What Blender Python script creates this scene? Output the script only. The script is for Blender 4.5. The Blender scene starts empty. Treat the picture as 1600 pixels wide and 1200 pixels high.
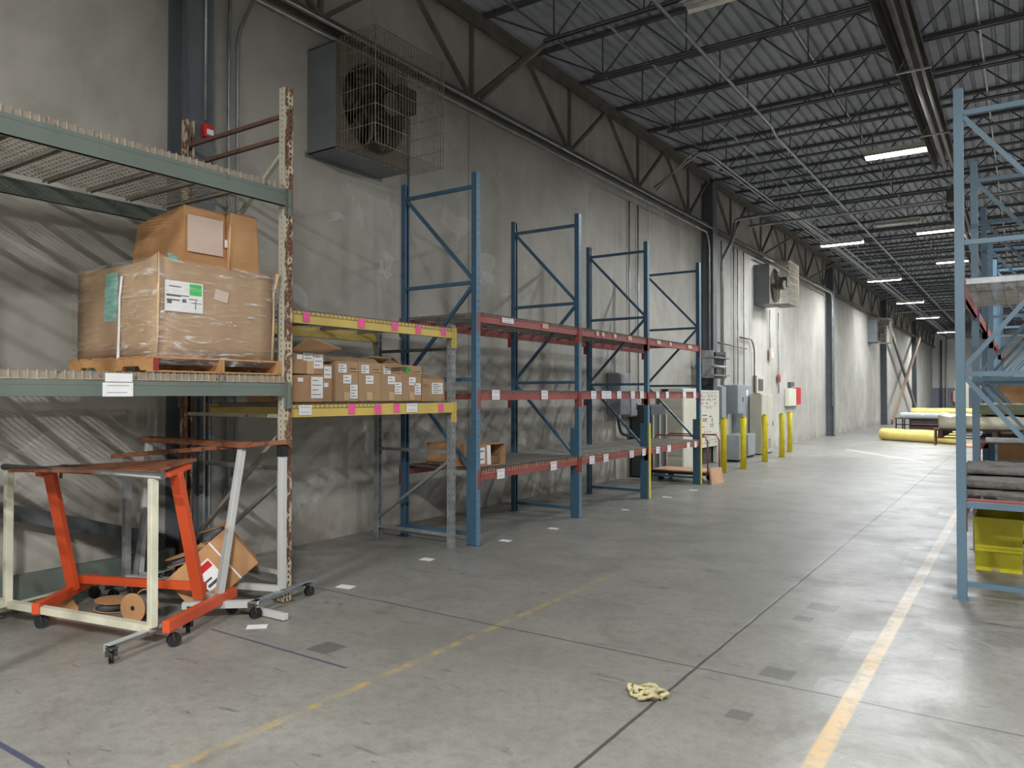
import bpy, bmesh, math, random
from mathutils import Vector as V, Matrix
random.seed(7)
S = bpy.context.scene
COL = S.collection

# ------------------------------------------------------------------ camera
F_PX = 1180.0
cam_d = bpy.data.cameras.new('camera'); cam = bpy.data.objects.new('camera', cam_d); COL.objects.link(cam)
cam_d.sensor_width = 36.0; cam_d.lens = 36.0 * F_PX / 1600.0; cam_d.clip_end = 300
cam.location = (0, 0, 1.65)
cam.rotation_euler = (math.pi / 2 + math.atan(17 / F_PX), 0, math.atan(800 / F_PX))
S.camera = cam
# ------------------------------------------------------------------ exposure, world
S.view_settings.view_transform = 'Standard'; S.view_settings.look = 'None'
S.view_settings.gamma = 1; S.view_settings.use_curve_mapping = False
S.view_settings.exposure = 1.97
W_ = bpy.data.worlds.new('world'); S.world = W_; W_.use_nodes = True
W_.node_tree.nodes['Background'].inputs[0].default_value = (.80, .86, 1, 1)
W_.node_tree.nodes['Background'].inputs[1].default_value = .35
LAMP_W = 110.0
LAMP_COL = (.93, .97, 1.0)
LAMP_NEAR = (1.0, .985, .96)

# ------------------------------------------------------------------ mesh helpers
class MB:
    def __init__(s): s.v = []; s.f = []; s.sm = []; s.mi = []
    def face(s, pts, mi=0, sm=False):
        n = len(s.v); s.v += [tuple(p) for p in pts]; s.f.append(tuple(range(n, n + len(pts)))); s.sm.append(sm); s.mi.append(mi)
    def hexa(s, P, mi=0):
        n = len(s.v); s.v += [tuple(p) for p in P]
        for q in ((0,3,2,1),(4,5,6,7),(0,1,5,4),(1,2,6,5),(2,3,7,6),(3,0,4,7)):
            s.f.append(tuple(n + i for i in q)); s.sm.append(False); s.mi.append(mi)
    def box(s, x0, x1, y0, y1, z0, z1, mi=0):
        if x0 > x1: x0, x1 = x1, x0
        if y0 > y1: y0, y1 = y1, y0
        if z0 > z1: z0, z1 = z1, z0
        s.hexa([(x0,y0,z0),(x1,y0,z0),(x1,y1,z0),(x0,y1,z0),(x0,y0,z1),(x1,y0,z1),(x1,y1,z1),(x0,y1,z1)], mi); return s
    def bar(s, a, b, w, h, up=(0,0,1), mi=0):
        a = V(a); b = V(b); d = (b - a).normalized(); u = V(up)
        if abs(d.dot(u)) > .99: u = V((1,0,0)) if abs(d.x) < .9 else V((0,1,0))
        r = d.cross(u).normalized(); u = r.cross(d).normalized()
        r *= w / 2; u *= h / 2
        s.hexa([a - r - u, a + r - u, b + r - u, b - r - u, a - r + u, a + r + u, b + r + u, b - r + u], mi); return s
    def tube(s, pts, r, n=8, mi=0, cap=True):
        pts = [V(p) for p in pts]; rings = []
        ref = None
        for i, p in enumerate(pts):
            d = (pts[min(i+1, len(pts)-1)] - pts[max(i-1, 0)]).normalized()
            if ref is None: ref = V((0,0,1)) if abs(d.z) < .9 else V((1,0,0))
            a = d.cross(ref).normalized(); b = d.cross(a).normalized(); ref = b.cross(d) * 1.0
            rr = r[i] if isinstance(r, (list, tuple)) else r
            base = len(s.v)
            s.v += [tuple(p + a * math.cos(2*math.pi*k/n) * rr + b * math.sin(2*math.pi*k/n) * rr) for k in range(n)]
            rings.append(base)
        for i in range(len(rings) - 1):
            for k in range(n):
                k2 = (k + 1) % n
                s.f.append((rings[i]+k, rings[i]+k2, rings[i+1]+k2, rings[i+1]+k)); s.sm.append(n > 5); s.mi.append(mi)
        if cap:
            s.f.append(tuple(rings[0]+k for k in range(n))[::-1]); s.sm.append(False); s.mi.append(mi)
            s.f.append(tuple(rings[-1]+k for k in range(n))); s.sm.append(False); s.mi.append(mi)
        return s
    def prism(s, poly, ext, mi=0):
        e = V(ext); a = [V(p) for p in poly]; b = [p + e for p in a]; n = len(a)
        s.face(a[::-1], mi); s.face(b, mi)
        for i in range(n): s.face([a[i], a[(i+1) % n], b[(i+1) % n], b[i]], mi)
        return s
    def plate(s, o, u, H, W, cols, pitch, hw, hh, z0=0.0, stag=0.0, mi=0):
        """sheet with rows of real holes: o origin, u unit horizontal direction, width W, height H"""
        o = V(o); u = V(u); z = V((0,0,1))
        edges = [0.0]
        for c in cols: edges += [c - hw/2, c + hw/2]
        edges.append(W)
        def q(a0, a1, b0, b1): s.face([o+u*a0+z*b0, o+u*a1+z*b0, o+u*a1+z*b1, o+u*a0+z*b1], mi)
        for i in range(0, len(edges), 2): q(edges[i], edges[i+1], 0, H)
        for ci in range(len(cols)):
            a0, a1 = edges[2*ci+1], edges[2*ci+2]; zz = 0; k = 0
            while True:
                c = z0 + pitch * (k + .5) + (stag if ci % 2 else 0)
                if c + hh > H: q(a0, a1, zz, H); break
                q(a0, a1, zz, c - hh/2); zz = c + hh/2; k += 1
        return s

WO = {}
def put(o, parent):
    COL.objects.link(o)
    if parent is not None: o.parent = parent
def build(name, mb, mats, parent=None, label=None, loc=None, bev=0, solid=0):
    me = bpy.data.meshes.new(name)
    base = V(WO[parent.name]) if parent is not None else V(loc or (0,0,0))
    me.from_pydata([tuple(V(p) - base) for p in mb.v], [], mb.f)
    me.polygons.foreach_set('use_smooth', mb.sm); me.polygons.foreach_set('material_index', mb.mi)
    if not isinstance(mats, (list, tuple)): mats = [mats]
    for m in mats: me.materials.append(m)
    if any(mb.sm):
        bm = bmesh.new(); bm.from_mesh(me); bmesh.ops.remove_doubles(bm, verts=bm.verts, dist=.00005); bm.to_mesh(me); bm.free()
    me.update()
    o = bpy.data.objects.new(name, me)
    put(o, parent)
    if parent is None: o.location = base
    WO[o.name] = tuple(base)
    if label: o['label'] = label
    if solid:
        m = o.modifiers.new('solid', 'SOLIDIFY'); m.thickness = solid; m.offset = 0
    if bev:
        m = o.modifiers.new('bevel', 'BEVEL'); m.width = bev; m.segments = 2; m.limit_method = 'ANGLE'
    return o
def thing(name, label, cat, loc=(0,0,0), group=None):
    o = bpy.data.objects.new(name, None); COL.objects.link(o); o.location = loc; o.empty_display_size = .1
    WO[o.name] = tuple(loc); o['label'] = label; o['category'] = cat
    if group: o['group'] = group
    return o
def tag(o, label, cat, group=None, kind=None):
    o['label'] = label; o['category'] = cat
    if group: o['group'] = group
    if kind: o['kind'] = kind
    return o
def struct(name, mb, mats, **k):
    o = build(name, mb, mats, **k); o['kind'] = 'structure'; return o
def dup(root, loc, label=None, group=None):
    def cp(o, par):
        c = o.copy(); COL.objects.link(c)
        if par is not None: c.parent = par
        for ch in list(o.children): cp(ch, c)
        return c
    r = cp(root, None); r.location = loc; WO[r.name] = tuple(loc)
    if label: r['label'] = label
    if group: r['group'] = group
    return r

# ------------------------------------------------------------------ material helpers
class NT:
    def __init__(s, name):
        s.m = bpy.data.materials.new(name); s.m.use_nodes = True; s.t = s.m.node_tree
        s.b = s.t.nodes['Principled BSDF']; s.n = s.t.nodes
        s.co = s.n.new('ShaderNodeTexCoord')
        s.g = s.n.new('ShaderNodeNewGeometry')
    def L(s, a, b): s.t.links.new(a, b)
    def val(s, x, sock):
        if hasattr(x, 'links') or hasattr(x, 'is_linked'): s.L(x, sock)
        else: sock.default_value = x
    def math(s, op, a, b=None, c=None, clamp=False):
        n = s.n.new('ShaderNodeMath'); n.operation = op; n.use_clamp = clamp
        s.val(a, n.inputs[0])
        if b is not None: s.val(b, n.inputs[1])
        if c is not None: s.val(c, n.inputs[2])
        return n.outputs[0]
    def mapping(s, src, sc=(1,1,1), loc=(0,0,0)):
        n = s.n.new('ShaderNodeMapping'); n.inputs['Scale'].default_value = sc; n.inputs['Location'].default_value = loc
        s.L(src, n.inputs[0]); return n.outputs[0]
    def noise(s, src, scale, detail=4, rough=.55, dist=0):
        n = s.n.new('ShaderNodeTexNoise'); s.L(src, n.inputs['Vector'])
        n.inputs['Scale'].default_value = scale; n.inputs['Detail'].default_value = detail
        n.inputs['Roughness'].default_value = rough; n.inputs['Distortion'].default_value = dist
        return n.outputs['Fac']
    def ramp(s, fac, stops):
        n = s.n.new('ShaderNodeValToRGB'); s.L(fac, n.inputs[0]); r = n.color_ramp
        while len(r.elements) < len(stops): r.elements.new(.5)
        for e, (p, c) in zip(r.elements, stops):
            e.position = p; e.color = (c, c, c, 1) if not isinstance(c, tuple) else (*c, 1)
        return n.outputs[0]
    def mix(s, fac, a, b, mode='MIX'):
        n = s.n.new('ShaderNodeMix'); n.data_type = 'RGBA'; n.blend_type = mode
        s.val(fac, n.inputs[0])
        for x, i in ((a, 6), (b, 7)):
            if isinstance(x, tuple): n.inputs[i].default_value = (*x[:3], 1)
            else: s.L(x, n.inputs[i])
        return n.outputs[2]
    def xyz(s, src):
        n = s.n.new('ShaderNodeSeparateXYZ'); s.L(src, n.inputs[0]); return n.outputs
    def band(s, x, c, hw, soft=None):   # 1 inside |x-c|<hw
        d = s.math('ABSOLUTE', s.math('SUBTRACT', x, c))
        if soft is None: return s.math('LESS_THAN', d, hw)
        return s.math('DIVIDE', s.math('SUBTRACT', hw + soft, d), soft, clamp=True)
    def bump(s, h, st=.3, d=.01):
        n = s.n.new('ShaderNodeBump'); n.inputs['Strength'].default_value = st; n.inputs['Distance'].default_value = d
        s.L(h, n.inputs['Height']); s.L(n.outputs[0], s.b.inputs['Normal'])

def srgb(r, g, b):
    return tuple(((c/255+.055)/1.055)**2.4 if c > 10 else c/255/12.92 for c in (r, g, b))
def pmat(name, c1, c2=None, rough=.55, metal=0, scale=6, lo=.35, hi=.7, stretch=(1,1,1), bump=.1, spec=.5):
    t = NT(name); src = t.mapping(t.co.outputs['Object'], stretch)
    f = t.noise(src, scale, 5, .6)
    c2 = c2 or tuple(x * .8 for x in c1)
    t.L(t.mix(t.ramp(f, [(lo, 0.0), (hi, 1.0)]), c1, c2), t.b.inputs['Base Color'])
    t.b.inputs['Roughness'].default_value = rough; t.b.inputs['Metallic'].default_value = metal
    t.b.inputs['Specular IOR Level'].default_value = spec
    if bump: t.bump(t.noise(src, scale * 6, 3), bump, .003)
    return t.m
def worn(name, base, chips, amt=.62, rough=.5, scale=9, metal=0, stretch=(1,1,.5)):
    t = NT(name); src = t.mapping(t.co.outputs['Object'], stretch)
    f = t.noise(src, scale, 8, .7); g = t.noise(src, 2.0, 3, .5)
    k = t.ramp(f, [(amt, 0.0), (amt + .05, 1.0)])
    bb = t.mix(t.ramp(g, [(.35, 0.0), (.7, 1.0)]), base, tuple(x * .75 for x in base))
    t.L(t.mix(k, bb, chips), t.b.inputs['Base Color'])
    t.b.inputs['Roughness'].default_value = rough; t.b.inputs['Metallic'].default_value = metal
    t.bump(f, .15, .002)
    return t.m
def emit(name, col, st):
    t = NT(name); t.b.inputs['Emission Color'].default_value = (*col, 1); t.b.inputs['Emission Strength'].default_value = st
    t.b.inputs['Base Color'].default_value = (*col, 1); return t.m

# floor
def mat_floor():
    t = NT('floor_concrete'); P = t.g.outputs['Position']; x, y, z = t.xyz(P)
    big = t.noise(P, .35, 4, .6); mid = t.noise(P, 1.6, 6, .62, .4); fine = t.noise(P, 14, 5, .65)
    c = t.mix(t.ramp(big, [(.3, 0.0), (.7, 1.0)]), srgb(128,127,121), srgb(152,151,145))
    c = t.mix(t.math('MULTIPLY', t.ramp(mid, [(.45, 0.0), (.72, 1.0)]), .5), c, srgb(104,102,96))
    c = t.mix(t.math('MULTIPLY', t.ramp(fine, [(.45, 0.0), (.75, 1.0)]), .45), c, srgb(98,96,90))
    c = t.mix(t.math('MULTIPLY', t.ramp(t.noise(P, 55, 3, .7), [(.45, 0.0), (.7, 1.0)]), .25), c, srgb(92,90,84))
    c = t.mix(t.math('MULTIPLY', t.ramp(t.noise(P, .8, 5, .7, 1.5), [(.58, 0.0), (.70, 1.0)]), .40), c, srgb(92,89,82))
    # pale scuffed traffic lane right of the yellow line
    lane = t.math('MULTIPLY', t.math('GREATER_THAN', x, -1.0), t.ramp(t.noise(P, 1.1, 6, .7, .8), [(.5, 0.0), (.72, 1.0)]))
    c = t.mix(t.math('MULTIPLY', lane, .55), c, srgb(196,197,196))
    # dark scuffs, streaked
    scf = t.noise(t.mapping(P, (2.2, 9, 1)), 1.3, 4, .5, 1.2)
    c = t.mix(t.math('MULTIPLY', t.ramp(scf, [(.65, 0.0), (.72, 1.0)]), .5), c, srgb(62,60,56))
    spk = t.noise(P, 22, 2, .5)
    c = t.mix(t.ramp(spk, [(.76, 0.0), (.79, .8)]), c, srgb(55,52,48))
    # saw-cut joints
    w = t.math('MULTIPLY', t.math('SUBTRACT', t.noise(P, 3, 2), .5), .02)
    xj = t.math('ADD', x, w); yj = t.math('ADD', y, w)
    j = t.band(xj, -1.655, .007, .006)
    for yy in (4.43, 9.1, 16.1, 23.0, 30.0, 37.0): j = t.math('MAXIMUM', j, t.math('MULTIPLY', t.band(yj, yy, .006, .006), .8))
    j = t.math('MAXIMUM', j, t.math('MULTIPLY', t.band(xj, 3.0, .006, .006), .8))
    c = t.mix(t.math('MULTIPLY', j, .8), c, srgb(52,50,46))
    # worn aisle lines
    wn = t.ramp(t.noise(P, 9, 6, .7), [(.40, 0.0), (.52, 1.0)])
    wn2 = t.ramp(t.noise(P, 2.2, 4, .6), [(.3, .45), (.62, 1.0)])
    ln = t.math('MULTIPLY', t.band(x, -.79, .036, .016), t.math('ADD', t.math('MULTIPLY', wn, .5), .42))
    near = t.math('DIVIDE', t.math('SUBTRACT', 9.0, y), 5.0, clamp=True)
    lc = t.mix(near, srgb(196,180,156), srgb(206,174,122))
    lc = t.mix(t.math('MULTIPLY', t.ramp(t.noise(P, 1.7, 3), [(.45, 0.0), (.6, 1.0)]), .6), lc, srgb(205,196,178))
    c = t.mix(ln, c, lc)
    ln2 = t.math('MULTIPLY', t.math('MULTIPLY', t.band(x, -3.13, .02, .018), t.ramp(t.noise(P, 7, 6, .75), [(.44, 0.0), (.60, 1.0)])), t.math('LESS_THAN', y, 6.3))
    c = t.mix(t.math('MULTIPLY', ln2, .7), c, srgb(186,160,92))
    # far white line across the aisle
    d = t.math('ADD', t.math('MULTIPLY', t.math('ADD', x, 4.05), 1.47), t.math('SUBTRACT', y, 24.0))
    l3 = t.math('MULTIPLY', t.band(d, 0, .12, .03), t.math('MULTIPLY', t.math('GREATER_THAN', x, -4.5), t.math('LESS_THAN', x, -2.0)))
    c = t.mix(t.math('MULTIPLY', l3, .6), c, srgb(205,203,190))
    # blue tape remnants
    bl = t.math('MULTIPLY', t.band(y, 3.235, .008, .004), t.math('MULTIPLY', t.math('GREATER_THAN', x, -4.75), t.math('LESS_THAN', x, -3.40)))
    bl = t.math('MAXIMUM', bl, t.math('MULTIPLY', t.band(y, 1.615, .013, .004), t.math('LESS_THAN', x, -3.60)))
    c = t.mix(t.math('MULTIPLY', bl, .75), c, srgb(38,46,92))
    # dark tape squares
    for (sx, sy, r) in ((-1.222, 4.61, .085), (-1.305, 6.23, .10), (-1.36, 5.83, .06), (-1.229, 3.90, .055), (-3.78, 3.42, .09)):
        sq = t.math('MULTIPLY', t.band(x, sx, r, .01), t.band(y, sy, r, .01))
        c = t.mix(t.math('MULTIPLY', sq, .55), c, srgb(70,70,74))
    t.L(c, t.b.inputs['Base Color'])
    rg = t.ramp(mid, [(.3, .30), (.7, .50)])
    t.L(rg, t.b.inputs['Roughness'])
    t.b.inputs['Specular IOR Level'].default_value = .42
    t.bump(t.math('SUBTRACT', t.math('MULTIPLY', fine, .25), j), .25, .004)
    return t.m
def mat_wall():
    t = NT('wall_concrete'); P = t.g.outputs['Position']; x, y, z = t.xyz(P)
    big = t.noise(P, .55, 5, .6, .5); mid = t.noise(P, 2.4, 6, .6, .6)
    c = t.mix(t.ramp(big, [(.35, 0.0), (.68, 1.0)]), srgb(160,157,149), srgb(186,183,175))
    blot = t.noise(P, 1.15, 5, .55, 1.0)
    lowz = t.math('DIVIDE', t.math('SUBTRACT', 5.6, z), 2.5, clamp=True)
    nearw = t.math('DIVIDE', t.math('SUBTRACT', 14.0, y), 5.0, clamp=True)
    bm = t.math('MULTIPLY', t.ramp(blot, [(.60, 0.0), (.625, .6), (.70, .25)]), t.math('MULTIPLY', lowz, nearw))
    c = t.mix(bm, c, srgb(212,212,207))
    c = t.mix(t.math('MULTIPLY', t.ramp(t.noise(P, .9, 4, .6, .8), [(.55, 0.0), (.75, 1.0)]), .4), c, srgb(134,131,122))
    c = t.mix(t.math('MULTIPLY', t.ramp(mid, [(.5, 0.0), (.8, 1.0)]), .3), c, srgb(122,119,111))
    # vertical trowel/drip streaks
    st = t.noise(t.mapping(P, (1, 2.2, .16)), 1.5, 4, .55)
    c = t.mix(t.math('MULTIPLY', t.ramp(st, [(.5, 0.0), (.68, 1.0)]), t.math('SUBTRACT', .32, t.math('MULTIPLY', nearw, .17))), c, srgb(206,203,196))
    # panel joints
    w = t.math('MULTIPLY', t.math('SUBTRACT', t.noise(P, 3, 2), .5), .015)
    yj = t.math('ADD', y, w); j = None
    for yy in (8.62, 14.9, 22.0, 27.3, 38.4, 43.1, 52.3):
        b = t.band(yj, yy, .006, .008); j = b if j is None else t.math('MAXIMUM', j, b)
    c = t.mix(t.math('MULTIPLY', j, .6), c, srgb(80,78,72))
    # mottled brown towards the base
    base = t.math('MULTIPLY', t.math('DIVIDE', t.math('SUBTRACT', .35, z), .35, clamp=True), t.ramp(mid, [(.4, 0.0), (.6, 1.0)]))
    c = t.mix(t.math('MULTIPLY', base, .5), c, srgb(112,92,72))
    t.L(c, t.b.inputs['Base Color']); t.b.inputs['Roughness'].default_value = .85
    t.bump(t.math('SUBTRACT', mid, t.math('MULTIPLY', j, 2)), .25, .01)
    return t.m
def mat_back():
    t = NT('painted_block_wall'); P = t.g.outputs['Position']; x, y, z = t.xyz(P)
    lo = t.math('LESS_THAN', z, 2.25)
    n = t.noise(P, .8, 4)
    c = t.mix(n, srgb(226,224,221), srgb(210,208,204)); c = t.mix(lo, c, srgb(138,144,158))
    t.L(c, t.b.inputs['Base Color']); t.b.inputs['Roughness'].default_value = .7
    return t.m
def mat_cardboard(name, a, b):
    t = NT(name); src = t.co.outputs['Object']
    f = t.noise(src, 3.5, 5, .6); g = t.noise(t.mapping(src, (1,1,10)), 6, 3)
    c = t.mix(t.ramp(f, [(.35, 0.0), (.7, 1.0)]), a, b)
    c = t.mix(t.math('MULTIPLY', t.ramp(g, [(.55, 0.0), (.75, 1.0)]), .25), c, tuple(q * .7 for q in b))
    t.L(c, t.b.inputs['Base Color']); t.b.inputs['Roughness'].default_value = .75
    t.bump(g, .1, .002); return t.m
def mat_film():
    t = NT('stretch_film'); src = t.mapping(t.co.outputs['Object'], (1, 1.2, 7))
    f = t.noise(src, 3, 6, .65, 1.5)
    t.b.inputs['Base Color'].default_value = (.9,.9,.9,1); t.b.inputs['Roughness'].default_value = .12
    t.L(t.ramp(f, [(.5, .05), (.60, .2), (.68, .7)]), t.b.inputs['Alpha']); t.bump(f, .8, .02)  # opaque white streaks paint highlights into the clear film
    return t.m
def mat_trans(name, c, rough=.3, a=.8):
    t = NT(name); t.b.inputs['Base Color'].default_value = (*c,1); t.b.inputs['Roughness'].default_value = rough
    t.b.inputs['Alpha'].default_value = a; t.bump(t.noise(t.co.outputs['Object'], 12, 4), .6, .02); return t.m

M = dict(
 floor=mat_floor(), wall=mat_wall(), back=mat_back(),
 deck=pmat('roof_deck_paint', srgb(160,164,172), srgb(130,135,143), .6, 0, 1.2, bump=0),
 joist=pmat('joist_primer', srgb(84,86,92), srgb(64,66,72), .55, .1, 3, bump=0),
 girder=pmat('girder_steel', srgb(112,106,98), srgb(84,79,74), .6, .1, 3, bump=.05),
 column=pmat('column_primer', srgb(104,109,114), srgb(86,92,98), .6, 0, 2),
 conduit=pmat('galvanised_conduit', srgb(176,180,180), srgb(140,143,144), .38, .6, 4, bump=0),
 brownbrace=pmat('brown_brace', srgb(158,136,112), srgb(130,112,92), .6),
 green=worn('green_beam_paint', srgb(104,116,108), srgb(70,64,52), .66),
 rust=worn('rusty_upright', srgb(112,72,56), srgb(184,172,148), .50, .7, 12),
 cream=worn('cream_upright', srgb(184,182,164), srgb(112,66,44), .60, .6, 12),
 darkrust=worn('rusty_brace', srgb(104,78,64), srgb(60,46,38), .55, .7, 12),
 galv=pmat('galvanised_steel', srgb(168,172,174), srgb(132,137,140), .42, .45, 8),
 wirez=pmat('wire_bright_zinc', srgb(206,206,202), srgb(160,156,150), .4, .3, 14),
 wire=pmat('wire_zinc', srgb(158,152,138), srgb(112,100,86), .5, .3, 14),
 wire2=pmat('wire_dull', srgb(140,134,126), srgb(96,88,80), .55, .3, 14),
 wirelit=pmat('wire_rusty_lit', srgb(196,176,150), srgb(150,120,96), .5, .2, 14),  # rusty deck wire in a lit copy, brightness of the front lips painted in
 support=worn('deck_channel', srgb(146,142,132), srgb(96,84,70), .58, .6),
 yellow=worn('yellow_beam_paint', srgb(214,188,98), srgb(150,124,76), .72, .45, 7),
 yellow2=pmat('safety_yellow', srgb(232,214,40), srgb(206,186,30), .4, 0, 5),
 yellowtote=pmat('yellow_plastic', srgb(222,214,34), srgb(196,188,28), .45, 0, 4),
 blue=worn('blue_upright_paint', srgb(66,100,124), srgb(46,66,84), .70, .42, 10),
 blueLit=worn('blue_upright_lit_front', srgb(98,134,158), srgb(150,160,166), .74, .42, 10),  # lit copy of the blue paint: brightness of front faces put into colour
 blueR=worn('steel_blue_paint', srgb(94,124,144), srgb(66,90,108), .72, .42, 10),
 red=worn('red_beam_paint', srgb(160,78,72), srgb(120,48,44), .66, .5, 8),
 orange=worn('orange_paint', srgb(214,84,44), srgb(150,60,40), .70, .45, 8),
 redbrown=worn('red_brown_board', srgb(140,88,62), srgb(86,54,42), .54, .6, 9),
 wood=pmat('pallet_wood', srgb(196,152,100), srgb(160,116,72), .75, 0, 5, stretch=(1,8,1)),
 woodend=pmat('pallet_end_paint', srgb(150,50,50), None, .7),
 ply=pmat('plywood', srgb(206,164,130), srgb(180,138,104), .6, 0, 3),
 plydark=pmat('dark_board', srgb(92,64,54), srgb(66,44,38), .6, 0, 4),
 creamp=pmat('cream_paint', srgb(220,219,200), srgb(198,196,174), .45, 0, 5),
 whitep=worn('white_paint', srgb(196,198,196), srgb(120,100,80), .66, .5, 9),
 greytube=pmat('grey_pipe', srgb(124,126,124), srgb(96,98,98), .4, .4, 6),
 box1=mat_cardboard('cardboard_tan', srgb(176,147,114), srgb(158,130,98)),
 box2=mat_cardboard('cardboard_orange', srgb(190,146,102), srgb(170,126,84)),
 box3=mat_cardboard('cardboard_brown', srgb(178,140,104), srgb(156,120,86)),
 boxin=mat_cardboard('cardboard_inside', srgb(138,104,72), srgb(112,82,56)),
 film=mat_film(), tape=pmat('clear_tape', srgb(206,178,140), srgb(196,164,124), .3),
 white=pmat('white_paper', srgb(232,233,234), srgb(220,221,222), .6, bump=0),
 ink=pmat('printed_ink', srgb(70,72,78), None, .6, bump=0),
 faint=pmat('faint_ink', srgb(168,172,190), None, .6, bump=0),
 pinkst=pmat('pink_sticker', srgb(250,92,168), None, .5, bump=0),
 greenst=pmat('green_sticker', srgb(30,200,84), None, .5, bump=0),
 paleboard=pmat('pale_blank_sheet', srgb(206,184,170), srgb(200,178,164), .6, bump=0),
 teal=pmat('teal_wrap', srgb(150,204,192), srgb(104,160,150), .5, 0, 8, stretch=(1,1,5)),
 foamY=pmat('yellow_foam', srgb(246,226,140), srgb(232,206,112), .8, 0, 3),
 foamW=pmat('white_foam', srgb(232,240,238), None, .7),
 foamG=mat_trans('wrapped_foam', srgb(226,224,198), .35, 1.0),
 greenpad=pmat('olive_pad', srgb(136,144,118), None, .8),
 mat=pmat('grey_carpet', srgb(120,118,112), srgb(88,86,82), .95, 0, 30, bump=.5),
 black=pmat('black_rubber', srgb(32,32,34), srgb(22,22,24), .6),
 dark=pmat('dark_interior', srgb(30,28,28), None, .9, bump=0),
 fanhouse=pmat('grey_fan_housing', srgb(122,130,134), srgb(106,112,116), .5, .1, 2),
 fanface=pmat('dusty_fan_face', srgb(112,106,94), srgb(86,80,70), .7, 0, 3),
 blade=pmat('fan_blade', srgb(70,64,60), srgb(50,46,44), .5, .3),
 motor=pmat('motor_grey', srgb(86,88,86), srgb(66,64,60), .5, .2),
 panel=pmat('grey_enclosure', srgb(152,158,162), srgb(140,146,150), .45, .1, 2),
 panel_d=pmat('dark_grey_enclosure', srgb(84,88,92), srgb(72,76,80), .5, .1, 2),
 cab=pmat('off_white_cabinet', srgb(216,214,198), srgb(204,202,186), .45, 0, 2),
 cab2=pmat('beige_cabinet', srgb(190,186,170), srgb(176,172,156), .5, 0, 2),
 heater=pmat('heater_reflector', srgb(104,100,92), srgb(78,75,68), .4, .6, 2),
 htube=pmat('heater_tube', srgb(130,126,124), srgb(104,100,98), .32, .7, 3),
 redplastic=pmat('red_plastic', srgb(206,40,44), None, .4, bump=0),
 lampbody=pmat('white_enamel', srgb(220,218,206), None, .4, bump=0),
 lamp=emit('lit_tube', (1.0, .98, .95), 14.0),
 tubeoff=pmat('unlit_tube', srgb(214,216,214), None, .3, bump=0),
 ribbon=pmat('grey_ribbon', srgb(110,110,116), srgb(84,84,90), .6, 0, 20),
 rag=pmat('yellow_rag', srgb(196,188,150), srgb(160,150,112), .9, 0, 10),
)
VOID = []
# ================================================================== SHELL
XW, YB, XR, YN = -6.6, 75.0, 16.0, -8.0
ZD = 7.05
m = MB(); m.box(XW - .2, XR + .2, YN - .2, YB + .2, -.2, 0); struct('floor', m, M['floor'])
m = MB(); m.box(XW - .2, XW, YN, YB, 0, 7.3); struct('wall_left', m, M['wall'])
m = MB(); m.box(XW - .2, XR + .2, YB, YB + .2, 0, 7.3); struct('wall_back', m, M['back'])
m = MB(); m.box(XR, XR + .2, YN, YB, 0, 7.3); struct('wall_right', m, M['back'])
m = MB(); m.box(XW - .2, XR + .2, YN - .2, YN, 0, 7.3); struct('wall_near', m, M['wall'])
# corrugated roof deck: wide flutes running along the building, folded sheet
m = MB(); x = XW; prof = []
while x < XR:
    prof += [(x, ZD), (x + .105, ZD), (x + .122, ZD + .045), (x + .158, ZD + .045)]; x += .175
prof.append((x, ZD))
n0 = len(prof)
for yy in (YN, YB): m.v += [(px, yy, pz) for px, pz in prof]
for i in range(n0 - 1): m.f.append((i, i + 1, n0 + i + 1, n0 + i)); m.sm.append(False); m.mi.append(0)
struct('ceiling', m, M['deck'], solid=.004)

# ---------------- steel columns on the wall
CY = [4.14 + 14.1 * k for k in range(5)]
collab = ['dark grey steel column on the wall behind the green rack and red alarm box',
          'dark grey steel column with conduits beside it past the end of the blue rack',
          'dark grey steel column with a bracketed pipe strapped to its left side',
          'dark grey steel column behind the foot of the crossed wall brace, nearer one',
          'dark grey steel column at the far end of the crossed wall brace']
for k, cy in enumerate(CY):
    r = thing('steel_column', collab[k], 'column', (-6.45, cy, 0), 'steel columns along the left wall')
    m = MB(); m.box(-6.60, -6.58, cy - .14, cy + .14, .012, 6.9); m.box(-6.32, -6.30, cy - .14, cy + .14, .012, 6.9)
    m.box(-6.58, -6.32, cy - .008, cy + .008, .012, 6.9); build('shaft', m, M['column'], r)
    m = MB(); m.box(-6.60, -6.24, cy - .19, cy + .19, 0, .012); build('base_plate', m, M['column'], r)
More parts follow.
